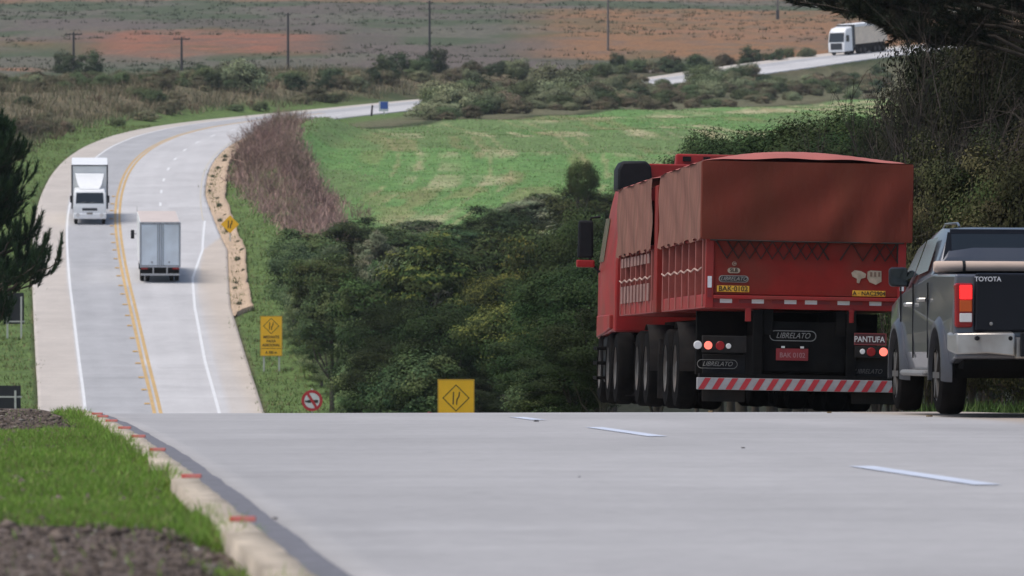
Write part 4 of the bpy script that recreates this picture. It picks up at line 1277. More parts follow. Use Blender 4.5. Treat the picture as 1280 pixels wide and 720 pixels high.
# two worn pale patches
x, z = tx(1072), tz(344)
MB().prism([(x - .10, z + .04), (x - .06, z + .075), (x + .02, z + .065), (x + .085, z + .03), (x + .075, z - .015), (x + .02, z - .03), (x, z - .085), (x - .03, z - .08), (x - .03, z - .03), (x - .085, z - .005)], 'y', .020, .028).build("worn_sticker", M_sticker, TRK)
x, z = tx(1091), tz(344)
pw = MB().prism([(x - .085, z + .06), (x - .05, z + .075), (x + .085, z + .07), (x + .088, z - .06), (x + .02, z - .10), (x - .06, z - .07), (x - .09, z - .02)], 'y', .020, .028).build("worn_sticker", M_sticker, TRK)
sl = MB()
for k in range(3):
    sl.box(x - .055 + .05 * k, x - .03 + .05 * k, .014, .019, z + .0, z + .055)
sl.build("worn_print", mat("worn_print", (.20, .13, .09), .8), pw)
# underside, light bars, flaps, bumper
ch = MB()
for sx in (-1, 1):
    ch.box(sx * .45 - .06, sx * .45 + .06, .05, 5.6, .95, 1.26)
    ch.box(sx * .45 - .06, sx * .45 + .06, 6.3, 14.5, .90, 1.20)
    ch.box(sx * .58 - .06, sx * .58 + .06, .02, .095, .25, 1.26)
for y in (3.3, 4.6, 7.6, 8.9, 12.5, 13.8):
    ch.cyl((-.9, y, .52), (.9, y, .52), .09, n=12)
    ch.box(-.6, .6, y - .05, y + .05, .6, .95)
ch.box(-.55, .55, .35, 5.5, .35, .95)
ch.box(-1.15, 1.15, 1.9, 2.0, .45, 1.25)
ch.box(-.9, .9, 6.2, 11.8, .45, .9)
ch.build("chassis", M_chass, TRK, .01)
for px in (933, 1063):
    sgs = MB(); sgs.box(tx(px) - .035, tx(px) + .035, .02, .08, tz(403), tz(386)); sgs.build("hinge_tab", M_red, TRK, .006)
lb = MB(); lb.box(-1.27, -.72, -.02, .05, .72, .93); lb.build("light_bar", M_flap, TRK, .01)
lb = MB(); lb.box(.62, 1.25, -.02, .05, .69, .835); lb.build("light_bar", M_flap, TRK, .01)
def lamp(px, row, r, material, name="tail_light", parent=None):
    x, z = tx(px), tz(row) + ROLL * tx(px)
    return MB().cyl((x, -.03, z), (x, .01, z), r, r * 1.05, 20).build(name, material, parent or TRK, .006, True)
lamp(870, 431, .050, M_lwht, "reversing_light"); lamp(883, 431.5, .050, M_llit, "brake_light"); lamp(898, 432, .055, M_lred); lamp(908.5, 432.5, .033, M_lwht, "reversing_light")
lamp(1077, 439.5, .033, M_lwht, "reversing_light"); lamp(1088, 440, .055, M_lred); lamp(1103.5, 440, .052, M_llit, "brake_light"); lamp(1115, 440.5, .045, M_lwht, "reversing_light")
MB().box(tx(1066.5), tx(1107), -.012, .012, tz(431.5) + .015, tz(416.5) + .015).build("name_board", mat("board_maroon", (.07, .012, .014), .6), TRK, .004)
bd = MB()
z0, z1, xa, xb = tz(431.5) + .015, tz(416.5) + .015, tx(1066.5), tx(1107)
for a in ((xa, xb, z0, z0 + .012), (xa, xb, z1 - .012, z1), (xa, xa + .012, z0 + .012, z1 - .012), (xb - .012, xb, z0 + .012, z1 - .012)):
    bd.box(a[0], a[1], -.017, -.012, a[2], a[3])
bd.build("board_border", mat("board_border", (.22, .04, .04), .6), TRK)
text_part("name_lettering", "PANTUFA", .100, (tx(1085.5), -.016, tz(424.5) + .015), BACK, M_lettw, TRK, bold=.0015, xs=.86)
# flaps
for (xa, xb) in ((-1.25, -.72), (.60, 1.22)):
    f_ = MB(); f_.box(xa, xb, .10, .13, .12, .70); f_.build("mud_flap", M_flap, TRK, .008)
text_part("flap_lettering", "LIBRELATO", .078, (tx(896), .094, tz(457)), BACK, M_lett, TRK, .35, xs=.95)
text_part("flap_lettering", "LIBRELATO", .080, (tx(1086), .094, tz(463)), BACK, mat("lettering_dim", (.15, .13, .115), .7), TRK, .35, xs=.86)
def ring(px, row, w, h, y, material, th=.012):
    x, z = tx(px), tz(row)
    o_ = [(w / 2 - h / 2 + q[0], q[1]) for q in arc(0, 0, h / 2, -90, 90, 10)] + [(-w / 2 + h / 2 + q[0], q[1]) for q in arc(0, 0, h / 2, 90, 270, 10)]
    V = [(x + a, y, z + b) for a, b in o_] + [(x + a * (1 - 2 * th / w), y, z + b * (1 - 2 * th / h)) for a, b in o_]
    n = len(o_)
    return MB().add(V, [(k, (k + 1) % n, n + (k + 1) % n, n + k) for k in range(n)]).build("badge_outline", material, TRK)
ring(896, 457, .50, .11, .094, M_lett, .006)
# centre panel with oval badge and plate
cpn = MB(); cpn.box(-.50, .52, .10, .16, .50, 1.12); cpn.build("rear_panel", M_chass, TRK, .01)
M_lettc = mat("lettering_centre", (.24, .235, .225), .5)
ring(990.5, 420, .58, .13, .094, M_lettc, .009)
text_part("panel_lettering", "LIBRELATO", .098, (tx(990.5), .094, tz(420)), BACK, M_lettc, TRK, .35, xs=.86)
pl = MB(); pl.box(tx(969.5), tx(1010), .075, .095, tz(451), tz(436)); pl = pl.build("number_plate", M_rplate, TRK, .005)
text_part("plate_lettering", "BAK 0102", .085, (tx(990), .070, tz(444.5)), BACK, mat("plate_lettering_pale", (.36, .17, .17), .6), pl, bold=.001, xs=.9)
for px in (978, 1002):
    pll = MB(); pll.box(tx(px) - .02, tx(px) + .02, .05, .09, tz(435.5), tz(433)); pll.build("plate_light", M_lettw, TRK)
# bumper with red and white diagonals
bz0, bz1 = tz(489), tz(474)
bm_ = MB(); bm_.box(-1.33, 1.20, -.09, .02, bz0, bz1); bm_.build("bumper", mat("bumper_white_worn", (.31, .30, .305), .5, var=.2, scale=9), TRK, .006)
bm2 = MB(); bm2.box(-1.30, 1.18, -.04, .16, bz1 + .003, bz1 + .05); bm2.build("bumper_beam", M_chass, TRK)
dg_ = MB()
for k in range(15):
    x = -1.32 + k * .168
    dg_.add([(x, -.0925, bz0 + .004), (x + .075, -.0925, bz0 + .004), (x + .075 + .085, -.0925, bz1 - .004), (x + .085, -.0925, bz1 - .004)] if x + .16 < 1.2 else [(x, -.0925, bz0 + .004), (min(1.19, x + .075), -.0925, bz0 + .004), (1.195, -.0925, bz1 - .004), (min(1.18, x + .085), -.0925, bz1 - .004)], [(0, 1, 2, 3)])
dg_.build("bumper_stripe", M_reflr, TRK)
# wheels
for y in (3.45, 4.75, 7.55, 8.85, 12.3, 13.55):
    for sx in (-1, 1):
        dual_wheel(TRK, sx * 1.27, y)
for sx in (-1, 1):
    dual_wheel(TRK, sx * 1.22, 15.6, dual=False)
# mudguards over the axles
for y in (3.45, 7.55):
    for sx in (-1, 1):
        mg = MB(); P = []
        for q in arc(y, .54, .58, 60, 185, 10):
            P.append([(sx * .62, q[0], q[1]), (sx * 1.26, q[0], q[1])])
        mg.grid(P)
        mg.build("mudguard", M_flap, TRK, smooth=True)
# front trailer tail: small lights and plates seen between the wheels
fl_ = MB(); fl_.box(-1.2, -.72, 6.30, 6.36, .72, .92); fl_.build("light_bar", M_flap, TRK, .008)
def lamp2(x, y, z, r, material, name="tail_light"):
    return MB().cyl((x, y - .04, z), (x, y, z), r, r * 1.05, 16).build(name, material, TRK, .005, True)
lamp2(-1.0, 6.30, .82, .06, mat("light_amber_dim", (.35, .12, .06), .4), "indicator_light"); lamp2(-.82, 6.30, .83, .04, M_llit)
lamp2(-.80, 11.95, .62, .055, M_lred); lamp2(-.80, 11.95, .46, .055, M_lred)
fp_ = MB(); fp_.box(-1.2, -.66, 6.42, 6.45, .12, .72); fp_.build("mud_flap", M_flap, TRK, .008)
fp_ = MB(); fp_.box(-1.14, -.62, 11.95, 11.98, .12, .9); fp_.build("mud_flap", M_flap, TRK, .008)
# cab
cab = MB()
def ring_cab(y, xw, z0, z1, ch_):
    return [(-xw, y, z0), (-xw, y, z0 + .45 * (z1 - z0)), (-xw + .17, y, z1 - ch_), (-xw + .17 + ch_, y, z1), (xw - .17 - ch_, y, z1), (xw - .17, y, z1 - ch_), (xw, y, z0 + .45 * (z1 - z0)), (xw, y, z0)]
cab.loft([ring_cab(12.75, 1.24, 1.05, 3.28, .14), ring_cab(13.3, 1.26, 1.05, 3.32, .16), ring_cab(14.6, 1.28, 1.0, 3.30, .16), ring_cab(15.5, 1.26, 1.0, 3.12, .2), ring_cab(15.9, 1.22, .95, 2.2, .2)])
CAB = cab.build("cab", M_red, TRK, .03, True)
for sx in (-1, 1):
    wnd = MB(); wnd.add([(sx * 1.275, 14.45, 2.1), (sx * 1.275, 15.25, 2.1), (sx * 1.185, 15.2, 2.75), (sx * 1.185, 14.5, 2.75)], [(0, 1, 2, 3)]); wnd.build("side_window", M_glass, CAB)
sk = MB(); sk.prism([(13.0, 1.10), (13.9, 1.04), (15.2, .98), (15.2, 1.3), (13.0, 1.3)], 'x', -1.30, -1.24)
sk.build("cab_skirt", M_red, CAB, .015); sk = MB()
sk.prism([(13.0, 1.10), (13.9, 1.04), (15.2, .98), (15.2, 1.3), (13.0, 1.3)], 'x', 1.24, 1.30)
sk.build("cab_skirt", M_red, CAB, .015)
for k in range(3):
    stp = MB(); stp.box(-1.36, -1.18, 14.35, 15.0, .35 + .22 * k, .40 + .22 * k); stp.build("cab_step", M_chass, TRK, .01)
tk = MB(); tk.box(-1.22, -.75, 13.9, 14.9, .30, 1.0); tk.build("fuel_tank", M_black, TRK, .06)
pp = MB(); pp.tube([(-1.2, 13.2, .38), (-1.2, 13.2, .68), (-1.18, 13.2, .78), (-1.10, 13.2, .80), (-1.05, 13.2, .74), (-1.05, 13.2, .4)], .022); pp.build("grab_pipe", M_chrome, TRK, smooth=True)
# roof gear: air intake, light box, red visor bar
ai = MB()
ai.loft([[(x * s_ + -1.0, y, 3.10 + z * s_) for x, z in ((-.27, 0), (-.27, .30), (-.21, .42), (.14, .43), (.22, .36), (.25, 0))] for y, s_ in ((12.35, .97), (12.45, 1.0), (13.0, 1.0), (13.15, .93))])
ai.build("air_intake", M_black, TRK, .03, True)
rb = MB(); rb.box(-.80, 1.1, 12.68, 12.78, 3.28, 3.50); rb.box(-.40, 1.0, 12.85, 13.1, 3.30, 3.66, .03); rb.build("roof_bar", M_red, TRK, .02)
rk = MB(); rk.box(-.28, -.16, 12.83, 12.87, 3.55, 3.62); rk.build("roof_lamp", M_black, TRK); rk = MB(); rk.box(.02, .12, 12.83, 12.87, 3.55, 3.62); rk.build("roof_lamp", M_black, TRK)
# mirror
mr = MB(); mr.box(-1.62, -1.38, 15.0, 15.10, 2.16, 2.72, .01); MIR = mr.build("mirror", M_black, TRK, .03)
m2 = MB(); m2.box(-1.63, -1.36, 15.0, 15.12, 2.02, 2.13); m2.build("mirror_cap", M_red, MIR, .02)
m3 = MB(); m3.tube([(-1.28, 15.05, 2.78), (-1.42, 15.05, 2.76), (-1.45, 15.05, 2.6)], .02); m3.tube([(-1.28, 15.05, 1.95), (-1.38, 15.05, 2.05), (-1.45, 15.05, 2.2)], .02); m3.build("mirror_arm", M_black, MIR)

# ------------------------------------------------------------------ the pickup
M_pick = mat("pickup_grey_paint", (.120, .125, .145), .30, metal=.5, var=.06, scale=2, coat=.6, dirt=(.15, .14, .13), dirt_amt=.25)
M_pickd = mat("pickup_shaded_rear_and_mirrors", (.008, .009, .014), .38, var=.1, scale=2, coat=.06, spec=.25)  # body paint darkened for shade on the rear faces; dark mirrors share it
M_flare = mat("flare_grey", (.040, .043, .055), .42, metal=.1, var=.1, scale=3, coat=.2, dirt=(.10, .09, .08), dirt_amt=.3)
M_clad = mat("sill_cladding", (.22, .215, .21), .5, metal=.3, var=.15, scale=4, dirt=(.25, .21, .17), dirt_amt=.5)
pz = at(1309, 520, 54.7)
PK = vehicle_frame("pickup", "dark grey pickup with lit tail-light half out of frame on the right", "pickup truck", pz, .060, -.0098, .004)
def ysm(z):                                        # half width of the body at a height
    return np.interp(z, [.35, .55, .85, 1.15, 1.38], [.86, .895, .915, .905, .885])
# side outline with wheel arches (y, z)
WY, WR, FY, RR_ = 1.02, .46, 4.15, .385
prof = [(.02, .55), (.05, .95), (.06, 1.36), (1.72, 1.385), (3.9, 1.22), (4.25, 1.18), (4.95, 1.10), (5.08, .95), (5.10, .50), (4.95, .42)]
fa = arc(FY, .40, WR, 0, 180, 14); ra = arc(WY, .40, WR, 0, 180, 14)
prof += [p for p in fa if p[1] > .401] + [(FY - WR - .02, .42), (WY + WR + .02, .42)] + [p for p in ra if p[1] > .401] + [(.42, .50)]
pm = MB()
n = len(prof)
levels = [1.0, .96, 0]                      # outer skin, rounded in at mid line handled by ysm
Vs = []
for sx in (-1, 1):
    Vs.append([(sx * ysm(q[1]) * (1 - .05 * max(0, (q[0] - 4.2)) ** 1.2), q[0], q[1]) for q in prof])
pm.add(Vs[0] + Vs[1], [tuple(range(n)), tuple(range(2 * n - 1, n - 1, -1))] + [(k, (k + 1) % n, n + (k + 1) % n, n + k) for k in range(n)])
BODY = pm.build("body", M_pick, PK, .025, False, 3)
# bed opening: its inner shade drawn as a flat dark sheet
bd_ = MB(); bd_.box(-.78, .78, .14, 1.66, 1.392, 1.394); bd_.build("bed_opening_shade", M_black, PK)
# wheel arch flares
for yc in (WY, FY):
    for sx in (-1, 1):
        fl2 = MB(); P = []
        for a in range(0, 15):
            t = R(-8 + 196 * a / 14)
            c_, s_ = math.cos(t), math.sin(t)
            P.append([(sx * (.86), yc + (WR + .13) * c_, .40 + (WR + .13) * s_), (sx * (.915), yc + (WR + .10) * c_, .40 + (WR + .10) * s_), (sx * .955, yc + (WR + .045) * c_, .40 + (WR + .045) * s_), (sx * .955, yc + (WR - .005) * c_, .40 + (WR - .005) * s_), (sx * .86, yc + (WR - .01) * c_, .40 + (WR - .01) * s_)])
        fl2.grid(P)
        fl2.build("wheel_flare", M_flare, BODY, smooth=True)
wl = MB()
for yc in (WY, FY): wl.box(-.80, .80, yc - .47, yc + .47, .42, .90)
wl.box(-.82, .82, .5, 4.8, .36, .50); wl.box(-.80, .80, .10, .6, .45, .58)
wl.build("underbody", M_chass, PK)
# cab / greenhouse
def gring(y, zb, zt, wb, wt):
    return [(-wb, y, zb), (-wb + .01, y, zb + .02), (-(wt + .02), y, zt - .10), (-(wt - .06), y, zt - .015), (-(wt - .3), y, zt), ((wt - .3), y, zt), (wt - .06, y, zt - .015), (wt + .02, y, zt - .10), (wb - .01, y, zb + .02), (wb, y, zb)]
gh = MB()
gh.loft([gring(1.70, 1.37, 1.56, .885, .80), gring(1.80, 1.36, 1.80, .885, .725), gring(1.95, 1.35, 1.845, .885, .715), gring(2.7, 1.30, 1.87, .89, .71), gring(3.2, 1.26, 1.84, .89, .70), gring(3.45, 1.25, 1.74, .885, .70), gring(4.05, 1.20, 1.26, .87, .82)])
CABP = gh.build("cab", M_pick, PK, .02, True)
rw2 = MB(); rw2.add([(-.70, 1.712, 1.47), (.70, 1.712, 1.47), (.64, 1.787, 1.775), (-.64, 1.787, 1.775)], [(0, 1, 2, 3)]); rw2.add([(-.70, 1.72, 1.47), (.70, 1.72, 1.47), (.64, 1.80, 1.775), (-.64, 1.80, 1.775)], [(0, 1, 2, 3)])
RW = MB().prism([(1.690, 1.46), (1.705, 1.46), (1.785, 1.785), (1.770, 1.785)], 'x', -.69, .69).build("rear_window", M_glass, PK)
fw = MB()
fw.prism([(1.684, 1.43), (1.70, 1.43), (1.707, 1.462), (1.688, 1.462)], 'x', -.76, .76); fw.prism([(1.768, 1.785), (1.79, 1.785), (1.80, 1.83), (1.78, 1.83)], 'x', -.70, .70)
fw.add([(-.80, 1.690, 1.43), (-.69, 1.686, 1.43), (-.69, 1.770, 1.80), (-.725, 1.774, 1.80)], [(0, 1, 2, 3)]); fw.add([(.80, 1.690, 1.43), (.69, 1.686, 1.43), (.69, 1.770, 1.80), (.725, 1.774, 1.80)], [(3, 2, 1, 0)])
fw.build("rear_pillar", M_pickd, PK)
for sx in (-1, 1):
    rails = MB(); rails.tube([(sx * .58, 1.98, 1.86), (sx * .58, 2.1, 1.895), (sx * .58, 3.0, 1.905), (sx * .58, 3.2, 1.85)], .012)
    rails.build("roof_rail", M_pick, PK, smooth=True)
# side windows on the left and right
def swp(y, z):
    t = (z - 1.37) / (1.80 - 1.37)
    return .902 + (.745 - .902) * t
for sx in (-1, 1):
    for poly in (((2.05, 1.42), (2.95, 1.37), (2.95, 1.74), (2.2, 1.76)), ((3.03, 1.37), (3.78, 1.32), (3.45, 1.66), (3.03, 1.735))):
        V = [(sx * swp(y, z), y, z) for y, z in poly]
        MB().add(V, [(0, 1, 2, 3)]).build("side_window", M_glass, PK)
for sx in (-1, 1):
    for (y, z) in ((2.05, 1.13), (3.05, 1.09)):
        dl = MB(); dl.tube([(sx * .905, y, z), (sx * .955, y + .03, z), (sx * .955, y + .2, z), (sx * .905, y + .23, z)], .022)
        dl.build("door_handle", M_chrome, PK, smooth=True)
for sx in (-1, 1):
    for y in (1.86, 2.98, 3.95):
        sm = MB(); sm.box(min(sx * .9175, sx * .902), max(sx * .9175, sx * .902), y, y + .012, .55, 1.30)
        sm.build("door_seam", M_black, PK)
# running board
for sx in (-1, 1):
    rbn = MB(); rbn.box(min(sx * .80, sx * .985), max(sx * .80, sx * .95), 1.72, 3.45, .37, .43)
    rbn.build("running_board", M_clad, PK, .03)
# tailgate, lights, bumper
tgp = MB(); tgp.box(-.71, .71, -.035, .05, .81, 1.372, .012); TG = tgp.build("tailgate", M_pickd, PK, .02)
text_part("tailgate_lettering", "TOYOTA", .062, (-.585, -.048, 1.312), BACK, M_reflw, TG, bold=.001)
hd = MB(); hd.box(-.13, .13, -.048, -.03, 1.10, 1.19); hd.cyl((-.55, -.045, .885), (-.55, -.02, .885), .018, n=10); hd.build("tailgate_handle", M_chrome, TG, .01)
for sx in (-1, 1):
    xa, xb = sorted((sx * .725, sx * .895))
    hs = MB(); hs.box(xa, xb, -.03, .12, .85, 1.275); TL = hs.build("tail_light", M_lred, PK, .02)
    xi0, xi1 = sorted((sx * .735, sx * .855))
    q = MB(); q.box(xi0, xi1, -.042, -.028, 1.12, 1.255); q.build("brake_lens", emit_mat("brake_lens_lit", (1.0, .02, .02), 1.6, (.6, .01, .01)), TL, .01)
    q = MB(); q.box(xi0, xi1, -.040, -.028, 1.00, 1.11); q.build("indicator_lens", mat("indicator_lens", (.62, .10, .015), .25), TL, .01)
    q = MB(); q.box(xi0, xi1, -.040, -.028, .90, .985); q.build("reversing_lens", M_lwht, TL, .01)
qb_ = MB()
def bring(x, y, z0, z1): return [(x, y, z0), (x, y + .16, z0 + .01), (x, y + .16, z1), (x, y, z1 - .015)]
qb_.loft([bring(-.93, .14, .62, .80), bring(-.88, -.02, .59, .805), bring(-.6, -.14, .60, .81), bring(-.34, -.16, .575, .81), bring(-.33, -.13, .55, .76), bring(.33, -.13, .55, .76), bring(.34, -.16, .575, .81), bring(.6, -.14, .60, .81), bring(.88, -.02, .59, .805), bring(.93, .14, .62, .80)])
BP = qb_.build("bumper", M_chrome, PK, .02, True)
bp2 = MB(); bp2.box(-.29, .29, -.20, -.165, .57, .80); bp2.build("plate_recess", M_black, BP, .01)
for x in (-.70, -.38, .38, .70):
    bp3 = MB(); bp3.cyl((x, -.16, .745), (x, -.10, .745), .022, n=10); bp3.build("bumper_bolt", M_black, BP)
# mirror and antenna
for sx in (-1, 1):
    a, b = sorted((sx * .885, sx * 1.08))
    mm = MB(); mm.box(a, b, 3.55, 3.66, 1.275, 1.475); MM = mm.build("mirror", M_pickd, PK, .045, True, 4)
    mm = MB(); mm.box(a + .012, b - .012, 3.542, 3.549, 1.29, 1.46); mm.build("mirror_glass", M_glass, MM, .003)
    mm = MB(); mm.bar((sx * .87, 3.62, 1.30), (sx * .94, 3.62, 1.32), .06); mm.build("mirror_arm", M_black, MM, .01)
def car_wheel(parent, x, y, r=RR_, w=.27):
    sgn = 1 if x > 0 else -1
    prof_ = [(0, r * .66), (-.006, r * .85), (-.02, r * .94), (-.05, r * .985), (-w / 2, r), (-w + .05, r * .985), (-w + .02, r * .94), (-w, r * .66)]
    t = MB().lathe_x([(sgn * a, b) for a, b in prof_], (x, y, r), 40).build("wheel", M_tyre, parent, smooth=True)
    rm = MB(); rm.lathe_x([(sgn * a, b) for a, b in ((-.012, r * .67), (-.03, r * .62), (-.07, r * .56), (-.10, .05))], (x, y, r), 30)
    for k in range(6):
        a = k * math.pi / 3
        rm.bar((x - sgn * .02, y, r), (x - sgn * .025, y + r * .62 * math.cos(a), r + r * .62 * math.sin(a)), .05, .06)
    rm.build("rim", M_rim, t)
for y in (WY, FY):
    for sx in (-1, 1): car_wheel(PK, sx * .94, y)
# driver's and passenger's seats show through the rear window as the head-rests
# rolled cover lying across the bed, strapped
rt = MB()
rt.loft([[(x, 1.50 + .062 * sc * math.cos(a), 1.452 + .058 * sc * math.sin(a)) for a in np.linspace(0, 2 * math.pi, 15)[:-1]] for x, sc in ((-.90, .80), (-.88, 1.0), (-.62, 1.03), (-.60, .95), (-.58, 1.02), (0, 1.0), (.55, 1.0), (.88, 1.0), (.90, .8))])
M_roll = mat("rolled_cover_beige", (.52, .40, .33), .85, var=.14, scale=3, stretch=(.4, 2, 2))
roll = rt.build("rolled_cover", M_roll, None, smooth=True)
roll.matrix_world = Matrix.Translation(pz) @ PK.rotation_euler.to_matrix().to_4x4()
tag(roll, "beige rolled cover lying across the bed of the dark pickup", "cover")
st = MB(); st.loft([[(x, 1.50 + .066 * math.cos(a), 1.452 + .062 * math.sin(a)) for a in np.linspace(0, 2 * math.pi, 15)[:-1]] for x in (-.62, -.59)])
st.build("strap", M_black, roll)

# ------------------------------------------------------------------ white box truck coming down, grey van-bodied lorry going up
M_wtruck = mat("white_truck_paint", (.88, .89, .90), .4, var=.04, coat=.3)
M_wbox = mat("white_box_panel", (.88, .89, .90), .45, var=.05, scale=1)
M_edge = mat("box_edge_dark", (.035, .04, .05), .5)
M_blue = mat("lorry_door_pale_blue", (.74, .82, .90), .5, var=.06, scale=1.2, dirt=(.45, .47, .50), dirt_amt=.4)
M_roofp = mat("lorry_roof_pinkish", (.62, .53, .48), .6, var=.1, scale=1.2)

def white_truck():
    d = 392.5
    hd_, pt = heading(d)
    p = on_road(d, -1.92)
    # front of the truck at the local origin, looking towards -y (towards the camera), body towards +y
    o = vehicle_frame("box_truck", "white box truck with roof fairing coming down the far road", "truck", p, hd_ - .0, pt)
    c = MB()
    def r_(y, w, z0, z1): return [(-w, y, z0), (-w, y, z1 - .1), (-w + .1, y, z1), (w - .1, y, z1), (w, y, z1 - .1), (w, y, z0)]
    c.loft([r_(0.0, 1.10, .42, 1.05), r_(.02, 1.12, .42, 1.45), r_(.32, 1.10, .5, 2.25), r_(.50, 1.06, .5, 2.40), r_(1.9, 1.08, .5, 2.45)])
    CB = c.build("cab", M_wtruck, o, .03, True)
    w = MB(); w.add([(-.96, .012, 1.48), (.96, .012, 1.48), (.92, .262, 2.20), (-.92, .262, 2.20)], [(0, 1, 2, 3)])
    w.build("windscreen", M_glass, CB)
    f = MB(); f.loft([[(-.68, .55, 2.42), (-.45, .9, 2.46), (.45, .9, 2.46), (.68, .55, 2.42)], [(-.85, 1.2, 2.7), (-.7, 1.3, 2.7), (.7, 1.3, 2.7), (.85, 1.2, 2.7)], [(-1.02, 1.80, 3.42), (-1.0, 1.9, 3.42), (1.0, 1.9, 3.42), (1.02, 1.80, 3.42)]])
    f.build("roof_fairing", M_wtruck, o, .04, True)
    g = MB(); g.box(-.52, .52, -.02, .02, .98, 1.16); g.box(-.42, .42, -.045, .02, .54, .70); g.build("grille", M_edge, CB, .02)
    b = MB(); b.box(-1.14, 1.14, -.06, .22, .40, .80); b.build("bumper", M_wtruck, CB, .08)
    for sx in (-1, 1):
        MB().cyl((sx * .82, -.075, .68), (sx * .82, -.05, .68), .14, n=16).build("headlight", M_lwht, CB)
        m = MB(); m.box(min(sx * 1.18, sx * 1.36), max(sx * 1.18, sx * 1.36), .3, .4, 1.50, 2.0); m.bar((sx * 1.08, .35, 1.95), (sx * 1.27, .35, 1.95), .04); m.build("mirror", M_black, CB, .02)
    pl_ = MB(); pl_.box(-.2, .2, -.07, -.05, .73, .85); pl_.build("number_plate", M_lett, CB)
    wp = MB(); wp.bar((-.6, .03, 1.52), (.05, .09, 1.62), .03); wp.bar((.0, .03, 1.52), (.65, .09, 1.62), .03); wp.build("wiper", M_lett, CB)
    bx = MB(); bx.box(-1.24, 1.24, 2.05, 9.6, .95, 3.98); BX = bx.build("cargo_box", M_wbox, o, .02)
    e = MB(); e.box(-1.27, 1.27, 2.02, 2.12, 3.92, 4.0)
    for sx in (-1, 1): e.box(min(sx * 1.17, sx * 1.27), max(sx * 1.17, sx * 1.27), 2.02, 2.10, .95, 3.92)
    e.build("corner_trim", M_edge, BX)
    ch_ = MB(); ch_.box(-.9, .9, .6, 9.0, .55, .92); ch_.build("chassis", M_chass, o)
    for sx in (-1, 1):
        dual_wheel(o, sx * 1.08, .85, .46, .26, False)
        dual_wheel(o, sx * 1.15, 6.6, .48, .27)
    return o
white_truck()

def grey_lorry():
    d = 346.5
    hd_, pt = heading(d)
    p = on_road(d, 2.02)
    o = vehicle_frame("van_lorry", "pale blue-grey box lorry climbing the far road, seen from behind", "lorry", p, hd_, pt)
    bx = MB(); bx.box(-1.22, 1.22, .05, 9.4, .98, 3.70); BX = bx.build("cargo_box", M_wbox, o, .02)
    rf = MB(); rf.box(-1.19, 1.19, .12, 9.35, 3.702, 3.74); rf.build("roof", M_roofp, BX, .01)
    dr = MB(); dr.box(-1.14, -.015, -.01, .045, 1.10, 3.58); dr.box(.015, 1.14, -.01, .045, 1.10, 3.58); dr.build("rear_door", M_blue, o, .01)
    fr = MB(); fr.box(-1.25, 1.25, -.03, .06, 3.60, 3.72); fr.box(-1.25, -1.15, -.03, .06, 1.0, 3.6); fr.box(1.15, 1.25, -.03, .06, 1.0, 3.6); fr.box(-1.25, 1.25, -.03, .06, .95, 1.08)
    fr.build("door_frame", mat("frame_grey", (.36, .38, .42), .5), o, .01)
    lk = MB()
    for x in (-.16, -.05, .08, .18): lk.cyl((x, -.035, 1.05), (x, -.035, 3.62), .018, n=6)
    for x in (-1.05, -.35, 0, .4, 1.05): lk.box(x - .05, x + .05, -.05, -.02, 3.60, 3.70)
    for x in (-.5, .55): lk.box(x - .05, x + .05, -.03, -.012, 1.22, 1.32)
    lk.build("lock_rod", mat("lock_rod_grey", (.26, .28, .31), .4), o)
    un = MB(); un.box(-1.15, 1.15, .3, 7.4, .55, .97); un.build("chassis", M_chass, o)
    bp_ = MB(); bp_.box(-1.2, 1.2, -.06, .02, .46, .58)
    for x in (-.42, .42): bp_.box(x - .04, x + .04, -.04, .02, .58, .96)
    bp_.build("bumper", mat("bumper_grey", (.42, .42, .43), .5), o, .01)
    for sx in (-1, 1):
        a, b = sorted((sx * .75, sx * 1.15)); tl = MB(); tl.box(a, b, -.05, -.02, .84, .94); tl.build("tail_light", M_lred, o)
    cb = MB(); cb.box(-1.1, 1.1, 9.5, 11.2, .6, 2.7); cb.build("cab", M_wtruck, o, .1)
    mm = MB(); mm.box(-1.58, -1.36, 10.5, 10.6, 1.9, 2.45); mm.bar((-1.1, 10.55, 2.2), (-1.4, 10.55, 2.2), .04); mm.build("mirror", M_black, o, .03)
    an = MB(); an.cyl((-1.22, 9.0, 3.7), (-1.22, 9.0, 4.1), .012, n=5); an.build("antenna", M_chrome, o)
    for sx in (-1, 1):
        dual_wheel(o, sx * 1.2, 1.6, .48, .28)
        dual_wheel(o, sx * 1.1, 10.2, .48, .28, False)
    return o
grey_lorry()

